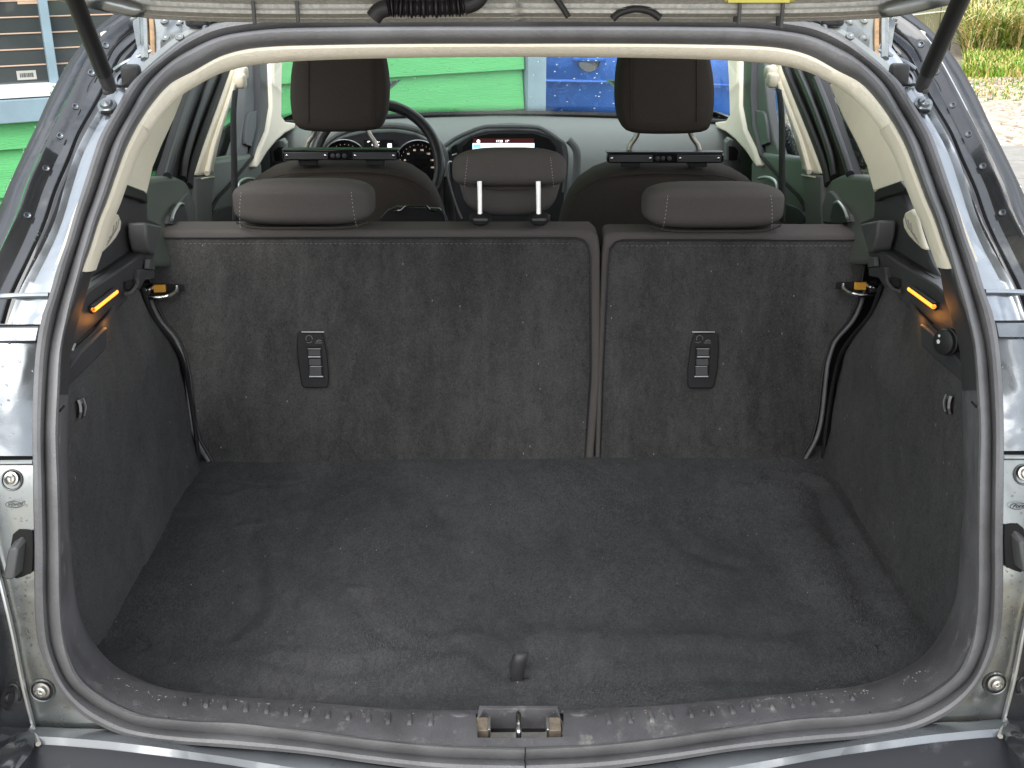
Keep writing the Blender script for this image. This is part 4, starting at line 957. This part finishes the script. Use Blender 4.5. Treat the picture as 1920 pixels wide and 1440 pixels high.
tpoly('handle_bowl', [(322,420),(328,396),(338,382),(345,384),(350,400),(351,420)], .022, K['rubber_dark'], rp2, ext=.01, sm=2)
MB().tube(cr([onT(x, y, .024) for x, y in ((322,412),(327,396),(337,382),(344,384))], 4), .003, 8).build('door_pull', K['silver'], rp2, mirror=True)
bpl = tpoly('b_pillar_cover', [(440,100),(458,100),(450,142),(443,172),(430,207),(415,262),(404,308),(403,324),(388,327),(367,329),(385,275),(412,200),(434,135)], .020, K['cream'], bevel=.006)
MB().tube(cr([onT(x, y, .026) for x, y in ((452,110),(436,165),(418,220),(400,275),(388,325))], 5), .006, 8).build('pillar_crease', K['cream'], bpl, mirror=True)
rbox('belt_anchor', onT(453, 137, .040), (.03, .05, .032), K['cream'], bpl, n=8, mirror=True)
rbox('belt_anchor', onT(450, 152, .040), (.03, .05, .036), K['cream'], bpl, n=8, mirror=True)
lp2 = tpoly('b_pillar_foot', [(367,332),(403,328),(399,380),(398,460),(366,460),(368,400)], .020, K['plastic_grey'], bevel=.004)
MB().tube([onT(378, 335, .024), onT(402, 331, .024)], .0016, 6).build('foot_bright_line', K['cream'], lp2, mirror=True)
sb = MB(); P = [onT(x, y, .07) for x, y in ((440,168),(436,215),(437,300),(440,420))]
vs_, fs = [], []
for i, p in enumerate(cr(P, 4)): vs_ += [p + V((0, -.018, 0)), p + V((0.004, .018, 0))]
for i in range(len(vs_) // 2 - 1): fs.append((2 * i, 2 * i + 1, 2 * i + 3, 2 * i + 2))
mesh('seat_belt', vs_, fs, K['belt'], car, mirror=True, th=.0025)
fg = tpoly('front_side_window', [(446,100),(490,100),(490,180),(486,270),(400,325),(396,300),(420,240)], -.045, K['glass'], ext=.004)
ms = tpoly('front_window_frame', [(463,100),(490,100),(490,180),(489,250),(479,290),(438,302),(450,262),(459,205),(462,160)], -.01, K['plastic_grey'], bevel=.004)
tpoly('tweeter_panel', [(466,215),(476,210),(486,212),(486,262),(482,276),(464,272),(460,262)], -.002, K['plastic_grey'], ms, sm=2, bevel=.002)
ft = tpoly('front_door_trim', [(392,300),(440,294),(480,286),(492,310),(494,380),(494,480),(388,480),(392,380)], .0, K['door_trim'], ext=.05, bevel=.010, seg=4)
MB().tube(cr([onT(x, y, .004) for x, y in ((478,290),(455,318),(430,348),(408,372),(396,395))], 4), .0035, 8).build('trim_groove', K['gap'], ft, mirror=True)
MB().tube(cr([onT(x, y, .012) for x, y in ((446,362),(447,346),(456,337),(468,335),(478,337))], 4), .004, 8).build('door_handle', K['silver'], ft, mirror=True)
tpoly('door_pocket', [(398,420),(404,400),(420,390),(438,388),(442,420)], .012, K['rubber_dark'], ft, sm=2)
tpoly('front_door_seal', [(486,100),(508,100),(511,180),(504,240),(484,310),(474,312),(478,280),(488,235),(490,180)], .008, K['rubber_dark'], bevel=.004)
ap = tpoly('a_pillar_lining', [(506,90),(531,90),(529,160),(529,218),(536,228),(556,231),(553,241),(536,250),(520,264),(502,286),(484,316),(480,312),(488,280),(503,245),(510,200)], .018, K['cream'], ext=.06, bevel=.006)
# door mirror outside the window
for sx in (-1, 1):
    dm = rbox('door_mirror', V((sx * .98, 3.05, 1.02)), (.20, .12, .14), K['paint_gloss'], car, n=10)

# ---- outer shell: roof, windscreen, flanks, bonnet, wheels
rows = []
for y, z, hw in ((1.56, 1.490, .40), (1.8, 1.515, .49), (2.3, 1.53, .57), (2.8, 1.50, .56), (3.0, 1.47, .55)):
    rows.append([V((-hw - .05, y, z - .06)), V((-hw, y, z - .012)), V((0, y, z + .012)), V((hw, y, z - .012)), V((hw + .05, y, z - .06))])
roof = loft('roof', rows, [(0, 0), (.5, .01), (1, .003), (1.5, .004), (2, 0), (2.5, .004), (3, .003), (3.5, .01), (4, 0)], K['paint_gloss'], car, mirror=False, th=.004)
loft('headliner', [[V((-.55, y, z - .07)), V((0, y, z - .04)), V((.55, y, z - .07))] for y, z in ((1.56, 1.49), (2.2, 1.52), (2.96, 1.46))], [(0, 0), (1, 0), (2, 0)], K['liner'], car, mirror=False, th=.01)
WSn = 14; vs_, fs = [], []
for j in range(9):
    t = j / 8
    for i in range(WSn + 1):
        u = -1 + 2 * i / WSn; hw = .72 * (1 - t) + .56 * t
        vs_.append((u * hw, 3.66 - .70 * t - .10 * u * u, 1.00 + .46 * t - .012 * u * u))
for j in range(8):
    for i in range(WSn): a = j * (WSn + 1) + i; fs.append((a, a + 1, a + WSn + 2, a + WSn + 1))
ws = mesh('windscreen', vs_, fs, glass_mat('windscreen_glass', (.97, .99, .98)), car, th=.004)
MB().tube(cr([V((x, 3.665 - .20 * (x / .7) ** 2, 1.008)) for x in (-.7, -.4, 0, .4, .7)], 6), .008, 8).build('windscreen_foot', K['rubber_dark'], car)
MB().tube([onY(845, 222, 3.69), onY(878, 219, 3.69), onY(912, 221, 3.69)], .006, 6).build('wiper', K['rubber_dark'], car)
for sx in (-1, 1):
    sd_ = MB()
    y0, y1 = 1.10, 4.95
    prof = [(.86, .98), (.90, .90), (.915, .75), (.90, .55), (.88, .30)]
    rows = []
    for y in (1.12, 1.25, 1.6, 2.4, 3.4, 4.2, 4.7, 4.95):
        k = {1.12: -.10, 1.25: -.03, 4.7: -.10, 4.95: -.25}.get(y, 0)
        rows.append([V((sx * (.69 + k), y, 1.02 - (.06 if y > 4 else 0)))] + [V((sx * (x + k), y, z - (.12 * (y - 3.6) if y > 3.6 and z > .8 else 0))) for x, z in prof])
    bs = loft('body_side', rows, [(k * .5, .0) for k in range(11)], K['paint_gloss'], car, mirror=False, th=.004)
    for wy in (1.85, 4.45):
        MB().lathe(V((sx * .93, wy, .32)), (-sx, 0, 0), [(.20, 0), (.31, .0), (.32, .02), (.32, .19), (.30, .21), (.1, .21)], 36).build('tyre', K['rubber_dark'], car)
        MB().lathe(V((sx * .935, wy, .32)), (-sx, 0, 0), [(.0001, .02), (.05, .01), (.06, .03), (.18, .03), (.21, 0), (.215, .02)], 30).build('wheel_rim', K['steel'], car)
loft('bonnet', [[V((-.74 * k, y, z - .04)), V((0, y, z)), V((.74 * k, y, z - .04))] for y, z, k in ((3.72, .985, 1), (4.2, .93, .98), (4.7, .84, .92), (4.95, .70, .85), (5.0, .40, .85))], [(0, 0), (.5, .01), (1, 0), (1.5, .01), (2, 0)], K['paint_gloss'], car, mirror=False, th=.004)
# rain drops on glass and paint: thin lens-shaped beads
def drops(name, pts, par):
    V_, F_ = [], []
    for p, n_, r in pts:
        u = n_.orthogonal().normalized(); v = n_.cross(u); b = len(V_)
        st_ = rng.uniform(1, 1.7)
        for ring, hh in ((1.0, 0), (.75, .42), (.35, .62)):
            for k in range(7):
                a = 2 * math.pi * k / 7; V_.append(p + u * (r * ring * math.cos(a)) + v * (r * ring * math.sin(a) * 1) + n_ * (r * hh * .9) + V((0, 0, 0)))
        V_.append(p + n_ * (r * .62))
        for q in range(2):
            for k in range(7): F_.append((b + q * 7 + k, b + q * 7 + (k + 1) % 7, b + (q + 1) * 7 + (k + 1) % 7, b + (q + 1) * 7 + k))
        for k in range(7): F_.append((b + 14 + k, b + 14 + (k + 1) % 7, b + 21))
        F_.append(tuple(b + k for k in reversed(range(7))))
    return mesh(name, V_, F_, K['water'], par, kind='stuff')
L1 = []
def on_px(fn, x, y, r0, r1, lst, sgn=1):
    p = fn(x, y); n_ = SN(p.z); lst.append((p, n_, rng.uniform(r0, r1)))
for (x0, y0, x1, y1, n_) in ((5, 880, 55, 995, 16), (10, 1080, 60, 1200, 50), (30, 1180, 75, 1300, 26), (0, 640, 60, 840, 12), (60, 430, 110, 540, 12)):
    for _ in range(n_): on_px(lambda x, y: onS(x, y, .002), rng.uniform(x0, x1), rng.uniform(y0, y1), .0005, .0014, L1)
for k in range(220):
    t = rng.random(); e = [r[0] for r in PW[:9]]; i = min(int(t * 8), 7); p = e[i].lerp(e[i + 1], t * 8 - i) + V((rng.uniform(-.002, .008), -.005, rng.uniform(-.003, .003)))
    L1.append((p, V((-.4, -.8, .4)).normalized(), rng.uniform(.0010, .0022)))
for k in range(20):
    x = rng.uniform(170, 640); y = {0: 30}.get(0); L1.append((onY(x, 31 if x > 420 else 12 + (x - 165) * .075, 1.296), V((0, -.3, -1)).normalized(), rng.uniform(.0012, .0024)))
drops('rain_drops', L1, car)
R1 = [(V((-p.x, p.y, p.z)), V((-n_.x, n_.y, n_.z)), r) for p, n_, r in L1 if rng.random() < .45]
drops('rain_drops', R1, car)
def bil(i): v = vs_[i]
WS_ = []
def wsp(u, t): return V((u * (.72 * (1 - t) + .56 * t), 3.66 - .70 * t - .10 * u * u - .004, 1.00 + .46 * t - .012 * u * u + .004))
for k in range(230):
    u = rng.uniform(-.9, .9) if k % 3 else rng.uniform(.1, .95); WS_.append((wsp(u, rng.uniform(.02, .6)) + V((0, .008, .008)), V((0, .55, .83)), rng.choice((.0012, .0018, .0028, .0035))))
drops('rain_drops', WS_, ws)
GS = []
for k in range(520):
    x, y = rng.uniform(405, 470), rng.uniform(110, 300); p = onT(x, y, -.052); p.x = -p.x; GS.append((p, TN * V((-1, 1, 1)) if False else V((-1, 0, .28)).normalized() * -1, rng.choice((.002, .003, .004))))
for k in range(420):
    x, y = rng.uniform(262, 352), rng.uniform(165, 336); p = onT(x, y, -.037); p.x = -p.x; GS.append((p, V((1, 0, -.28)).normalized(), rng.choice((.0015, .002, .003))))
drops('rain_drops', GS, fg[1])
# ============================================================ OUTSIDE
# ---- ground
def hill(x, y):
    return 0.0 + max(0, (y - 16)) * .06 * max(0, min(1, (x - 1) / 4))
vs_, fs = [], []; nx, ny = 90, 90
gx = [(-60 + 120 * i / nx) for i in range(nx + 1)]; gy = [-30 + 150 * (j / ny) ** 1.6 for j in range(ny + 1)]
for y in gy:
    for x in gx: vs_.append((x, y, hill(x, y) - .002))
for j in range(ny):
    for i in range(nx): a = j * (nx + 1) + i; fs.append((a, a + 1, a + nx + 2, a + nx + 1))
gm = mat('pale_gravel_ground', (.22, .185, .145), .95, var=.5, vscale=9, bump=.9, bscale=40, bdist=.02, dirt=((.10, .12, .03), 1.2, .52, .66), var2=(60, .35))
tag(mesh('ground', vs_, fs, gm), kind='structure')
# concrete slabs of the path at the right
for k in range(9):
    y = 3.0 + k * .62
    vsl = [V((3.25, y, .008)), V((5.3, y, .008)), V((5.3, y + .60, .008)), V((3.25, y + .60, .008))]
    if k == 0:
        path = empty('path', (4.3, 3.0, 0), None, None); path['kind'] = 'structure'
        slabm = mat('pale_concrete_slab', (.25, .235, .21), .9, var=.25, vscale=12, bump=.5, bscale=60, bdist=.004)
    MB().poly(vsl, V((0, 0, .03))).build('slab', slabm, path, bevel=.006)
# loose stones
def scatter(name, n, fn, size, m, seed, rows=((1, 0), (.7, .5))):
    r_ = random.Random(seed); V_, F_ = [], []
    for k in range(n):
        p = fn(r_)
        if p is None: continue
        s_ = r_.uniform(*size); b = len(V_); a0 = r_.random() * 6
        for h_, q in ((0, 1), (.45, .8)):
            for j in range(6):
                a = a0 + 2 * math.pi * j / 6; jj = r_.uniform(.75, 1.15); V_.append(p + V((math.cos(a) * s_ * q * jj * 1.3, math.sin(a) * s_ * q * jj, s_ * h_)))
        V_.append(p + V((0, 0, s_ * .62)))
        for j in range(6): F_.append((b + j, b + (j + 1) % 6, b + 6 + (j + 1) % 6, b + 6 + j)); F_.append((b + 6 + j, b + 6 + (j + 1) % 6, b + 12))
    o = mesh(name, V_, F_, m, smooth=False, recalc=False); return o
def gp(r_):
    y = 7.6 + 6.4 * r_.random() ** 1.2; x = y * r_.uniform(.37, .56)
    return V((x, y, 0))
tag(scatter('gravel', 9000, gp, (.012, .034), mat('pale_gravel_stone', (.36, .30, .24), .9, var=.8, vscale=7), 3), 'pale stony gravel between the path and the tall grass', 'gravel', kind='stuff')
# ---- grass: blades bent over, green low down and straw coloured above
def grass(name, n, fn, hgt, wid, mats, label, seed, lean=.5):
    r_ = random.Random(seed); V_, F_, MI = [], [], []
    for k in range(n):
        p = fn(r_)
        h_ = r_.uniform(*hgt); w_ = r_.uniform(*wid); a = r_.random() * 6.283; l = r_.uniform(.1, 1) * lean * h_; bx, by = math.cos(a), math.sin(a)
        px_, py_ = -by * w_, bx * w_; b = len(V_)
        for t, ww in ((0, 1), (.5, .8), (.82, .45)):
            cx, cy2 = p.x + bx * l * t * t, p.y + by * l * t * t; z_ = p.z + h_ * (t - .25 * lean * t * t * r_.uniform(.3, 1))
            V_ += [(cx - px_ * ww, cy2 - py_ * ww, z_), (cx + px_ * ww, cy2 + py_ * ww, z_)]
        V_.append((p.x + bx * l, p.y + by * l, p.z + h_ * (1 - .25 * lean)))
        F_ += [(b, b + 1, b + 3, b + 2), (b + 2, b + 3, b + 5, b + 4), (b + 4, b + 5, b + 6)]; MI += [r_.randrange(len(mats))] * 3
    o = mesh(name, V_, F_, mats, mi=MI, smooth=False, recalc=False); tag(o, label, 'grass', kind='stuff'); return o
G1 = mat('fresh_green_blade', (.13, .30, .02), .6); G2 = mat('yellow_green_blade', (.28, .36, .04), .6); G3 = mat('dark_green_blade', (.045, .12, .03), .6)
S1 = mat('straw_blade', (.66, .50, .20), .7); S2 = mat('pale_straw_blade', (.75, .62, .34), .7)
def g_low(r_): y = r_.uniform(13.0, 15.8); return V((y * r_.uniform(.402, .60), y, 0))
grass('low_grass', 15000, g_low, (.05, .20), (.006, .014), [G1, G2, G2, S1], 'bright green grass along the edge of the gravel', 11, .7)
def g_sparse(r_): y = r_.uniform(11.2, 13.4); return V((y * r_.uniform(.37, .60), y, 0)) if r_.random() < 1 else None
grass('sparse_grass', 2600, g_sparse, (.02, .07), (.006, .012), [G2, S1, G1], 'thin yellowish grass growing through the gravel', 12, .8)
def g_tall(r_): y = r_.uniform(15.2, 20); x = y * r_.uniform(.402, .62); return V((x, y, hill(x, y)))
grass('tall_dry_grass', 30000, g_tall, (.25, .95), (.006, .014), [S1, S2, G2, G2, S1, G1, G3], 'tall straw-coloured grass behind the green verge', 13, 1.5)
def g_back(r_): y = r_.uniform(18.5, 30); x = y * r_.uniform(.402, .66); return V((x, y, hill(x, y)))
grass('weed_thicket', 16000, g_back, (.9, 2.1), (.015, .035), [G3, G2, G3, S1], 'dark green weeds rising behind the tall dry grass', 14, .7)

# ---- the green timber house: lap boards, corner board, a window with a white frame
A = onY(0, 281, 4.9); zA = A.z; Bq = onZ(985, 203, zA)
dv = V((Bq.x - A.x, Bq.y - A.y, 0)).normalized(); nrm = V((dv.y, -dv.x, 0))
org = V((A.x, A.y, 0)); LEN = (Bq - A).length
house = empty('green_house', (org.x, org.y, 0), 'bright green lap-board house with grey corner board and white-framed window, left and ahead', 'house')
gpm = mat('green_board_paint', (.10, .44, .15), .5, var=.12, vscale=3, bump=.8, bscale=30, bdist=.004, stretch=(1, 1, 9), dirt=((.08, .33, .10), 14, .6, .8))
blue_grey = mat('blue_grey_paint', (.22, .31, .36), .55, var=.2, vscale=6); white_p = mat('white_window_paint', (.82, .82, .80), .4)
def hp_(s_, z, o_=0): return org + dv * s_ + nrm * o_ + V((0, 0, z))
def along(px, py=200):      # distance along the wall at a picture column
    d = ray(px, py); t = ((org - CAM).dot(nrm)) / d.dot(nrm); return (CAM + d * t - org).dot(dv)
wx1 = along(448, 180); wx0 = along(-420, 100); zs = onP(0, 184, org, nrm).z
EXPO = .205; z = zA - 4 * EXPO; zsill = onP(0, 230, org, nrm).z
MB().add([hp_(-7, -.2, -.12), hp_(LEN, -.2, -.12), hp_(LEN, 3.2, -.12), hp_(-7, 3.2, -.12)], [(0, 1, 2, 3)]).build('sheathing', K['gap'], house, smooth=False)
zz = z
while zz < 3.0:
    segs = [(-7, LEN - .01)] if not (zz + EXPO > zsill + .01 and zz < 2.2) else [(-7, wx0 - .08), (wx1 + .08, LEN - .01)]
    if zz < zsill < zz + EXPO: segs = [(-7, LEN - .01)]
    for s0, s1_ in segs:
        k0 = s0
        while k0 < s1_ - .05:
            k1 = s1_
            b0, b1 = -.018, -.002
            top = zz + EXPO + .012
            if zz < zsill < zz + EXPO and k0 < wx1: top = min(top, zsill + .0) if False else top
            pts = [hp_(k0 + .002, zz, b1 + .012), hp_(k1 - .002, zz, b1 + .012), hp_(k1 - .002, top, b0), hp_(k0 + .002, top, b0)]
            q = [p - nrm * .016 for p in pts]
            MB().add(pts + q, [(0, 1, 2, 3), (7, 6, 5, 4), (0, 4, 5, 1), (1, 5, 6, 2), (2, 6, 7, 3), (3, 7, 4, 0)]).build('board', gpm, house, smooth=False)
            k0 = k1
    zz += EXPO
def hbox(name, s0, s1_, z0, z1, o0, o1, m, par=house, **kw):
    P = [hp_(s0, z0, o0), hp_(s1_, z0, o0), hp_(s1_, z1, o0), hp_(s0, z1, o0)]
    return MB().poly(P, nrm * (o1 - o0)).build(name, m, par, smooth=False, **kw)
hbox('corner_board', LEN - .0, LEN + .11, -.1, 3.1, -.12, .03, blue_grey, bevel=.003)
hbox('side_wall', LEN - .03, LEN + .06, -.1, 3.1, -.5, -.13, blue_grey)
win = hbox('window', wx0 - .06, wx1 + .06, zsill, zs - .005, -.03, .045, blue_grey, bevel=.004)
hbox('window_frame', wx0 - .06, wx1 + .06, zs - .0, zs + .052, -.03, .035, white_p, win, bevel=.003)
hbox('window_frame', wx1, wx1 + .07, zs + .052, 2.25, -.03, .03, white_p, win, bevel=.003)
hbox('window_frame', wx0 - .06, wx1 + .07, 2.25, 2.32, -.03, .03, white_p, win, bevel=.003)
ml = along(94, 100)
hbox('mullion', ml - .018, ml + .018, zs + .052, 2.25, -.05, .018, blue_grey, win, bevel=.003)
gg = mat('dark_window_pane', (.045, .052, .052), .04, spec=.9, var=.6, vscale=.9)
for a_, b_ in ((wx0, ml - .02), (ml + .02, wx1)):
    hbox('pane', a_, b_, zs + .052, 2.25, -.035, -.028, gg, win)
copper = mat('copper_line', (.60, .42, .30), .4)
for k in range(14):
    zl = zs + .052 + .075 + k * .0655
    for a_, b_ in ((wx0, ml - .02), (ml + .02, wx1)):
        MB().tube([hp_(a_, zl, -.0265), hp_(b_, zl, -.0265)], .0030, 6).build('copper_wire', copper, win)
sx_ = along(33, 143); stz = onP(33, 143, org, nrm).z
stk = hbox('barcode_sticker', sx_, sx_ + .078, stz - .019, stz + .019, -.027, -.0255, mat('off_white_label', (.42, .42, .38), .6), win)
bars = MB(); x_ = sx_ + .012
while x_ < sx_ + .066:
    w_ = rng.choice((.0012, .002, .003)); P = [hp_(x_, stz - .009, -.0253), hp_(x_ + w_, stz - .009, -.0253), hp_(x_ + w_, stz + .009, -.0253), hp_(x_, stz + .009, -.0253)]
    bars.poly(P, nrm * .0003); x_ += w_ + rng.choice((.0014, .0022))
bars.build('barcode', K['gap'], win, smooth=False)
s2x = along(34, 6); z2 = onP(50, 2, org, nrm).z
hbox('paper_note', s2x, s2x + .09, z2 - .013, z2 + .05, -.027, -.0255, mat('peach_paper', (.62, .42, .28), .8), win)
hbox('roof_fascia', -7, LEN + .3, 3.05, 3.25, -.5, .35, blue_grey)

# ---- parked cars
def parked(name, loc, rz, body, label, group=None):
    r = empty(name, loc, label, 'car', group); r.rotation_euler = (0, 0, rz)
    Lr = Matrix.Rotation(rz, 3, 'Z')
    def W(p): return V(loc) + Lr @ V(p)
    pm = paint_mat(name + '_paint', body, .35, .22, .05, 2.0, tuple(x * .8 for x in body), .6, .9)
    def obj(nm, vs__, fs__, m, par=r, **kw):
        o = mesh(nm, vs__, fs__, m, None, **kw); o.parent = par
        return o
    def fin(mb, nm, m, par=r, **kw):
        o = mb.build(nm, m, None, **kw); o.parent = par; return o
    # body shell: stations along the length, each a half section
    ST = [(-2.1, .62, .80, .52, .86), (-2.0, .30, .93, .74, .88), (-1.7, .22, .96, .84, .90), (-1.0, .20, .98, .88, .92), (0, .20, .98, .89, .93), (1.0, .20, .95, .87, .91), (1.6, .22, .86, .84, .85), (2.0, .28, .76, .74, .74), (2.12, .45, .66, .5, .6)]
    rows = []
    for x, z0, zt_, hw, zs_ in ST:
        pr_ = [(hw * .9, z0), (hw * .985, z0 + .12), (hw, .50), (hw * .985, .68), (hw * 1.0, min(.78, zt_ - .04)), (hw * .97, zt_ - .01), (hw * .80, zt_)]
        rows.append([V((x, y_, z_)) for y_, z_ in pr_] + [V((x, -y_, z_)) for y_, z_ in reversed(pr_)])
    T = len(rows); J = len(rows[0]); VV = [p for r_ in [cr([rr[j] for rr in rows], 4) for j in range(J)] for p in r_]
    n__ = len(cr([rr[0] for rr in rows], 4)); FF = []
    def arch(p):
        return any((p.x - wx) ** 2 + (p.z - .31) ** 2 < .37 ** 2 for wx in (-1.32, 1.32)) and abs(p.y) > .5 and p.z < .70
    for j in range(J - 1):
        for i in range(n__ - 1):
            q_ = [VV[j * n__ + i], VV[j * n__ + i + 1], VV[(j + 1) * n__ + i + 1], VV[(j + 1) * n__ + i]]
            if all(arch(p) for p in q_): continue
            FF.append((j * n__ + i, j * n__ + i + 1, (j + 1) * n__ + i + 1, (j + 1) * n__ + i))
    b = obj('body', VV, FF, pm, th=.006, ang=50)
    # cabin
    CS = [(-1.85, .94, .95, .72), (-1.45, .94, 1.38, .60), (-.9, .95, 1.47, .60), (0, .95, 1.48, .60), (.45, .95, 1.42, .60), (1.15, .93, .96, .74)]
    cv = []
    for x, z0, z1, hw in CS:
        k = min(1, (z1 - z0) / .5); cv += [V((x, -.84 + .02, z0)), V((x, -(.84 - .24 * k), z1)), V((x, .84 - .24 * k, z1)), V((x, .82, z0))]
    cf = []
    for i in range(len(CS) - 1):
        for j in range(3): cf.append((i * 4 + j, i * 4 + j + 1, (i + 1) * 4 + j + 1, (i + 1) * 4 + j))
    obj('roof', cv, [f for k, f in enumerate(cf) if k % 3 == 1], pm, th=.02, ang=50)
    obj('window', cv, [f for k, f in enumerate(cf) if k % 3 != 1], gg, th=.006, ang=50)
    for sy in (-1, 1):
        for x in (-1.0, .05, 1.05): fin(MB().tube([V((x, sy * .895, .30)), V((x, sy * .90, .60)), V((x, sy * .885, .93))], .0035, 6), 'door_gap', K['gap'])
        fin(MB().tube(cr([V((-2.0, sy * .86, .70)), V((-1, sy * .895, .735)), V((0, sy * .905, .75)), V((1, sy * .885, .76)), V((1.8, sy * .80, .72))], 5), .010, 8), 'body_crease', pm)
        for x in (-.80, .28): 
            hb = MB(); hb.tube(cr([V((x - .09, sy * .895, .865)), V((x - .05, sy * .925, .868)), V((x + .05, sy * .925, .868)), V((x + .09, sy * .895, .865))], 4), .014, 10); fin(hb, 'door_handle', pm)
            fin(MB().lathe(V((x, sy * .882, .862)), (0, sy, 0), [(.0001, .006), (.055, .012), (.066, .016), (.07, .006)], 20), 'handle_bowl', K['piano'])
        for x in (-1.32, 1.32):
            ty = fin(MB().lathe(V((x, sy * .86, .31)), (0, -sy, 0), [(.20, 0), (.30, 0), (.31, .02), (.31, .18), (.29, .2), (.1, .2)], 30), 'tyre', K['rubber_dark'])
            fin(MB().lathe(V((x, sy * .865, .31)), (0, -sy, 0), [(.0001, .02), (.06, .01), (.07, .03), (.17, .03), (.205, 0), (.21, .02)], 24), 'wheel_rim', K['steel'])
            fin(MB().lathe(V((x, sy * .86, .31)), (0, -sy, 0), [(.385, .02), (.37, .05), (.37, .35)], 30), 'wheel_housing', K['gap'])
        fin(MB().box((-2.02, sy * .66, .78), (.12, .16, .14)), 'tail_lamp', mat('red_lamp', (.55, .02, .015), .15, coat=1), bevel=.02)
        fin(MB().box((1.98, sy * .60, .64), (.14, .26, .10)), 'headlight', K['chrome'], bevel=.02)
    return r
# the blue one: its flank fills the right of the windscreen; the door handle stands at column 1105, row 113
hb = onY(1105, 113, 6.9)
parked('blue_car', (hb.x - .80, 6.9 + .92, hb.z - .865), math.pi, (.02, .13, .50), 'bright blue car parked across the way ahead, seen through the windscreen')
pb = onY(1766, 90, 13.1); rb_ = Matrix.Rotation(R(232), 3, 'Z') @ V((-1.32, .86, 0))
parked('beige_car', (pb.x - rb_.x, 13.1 - rb_.y, 0), R(232), (.38, .36, .25), 'beige car parked far right behind the opened tailgate')
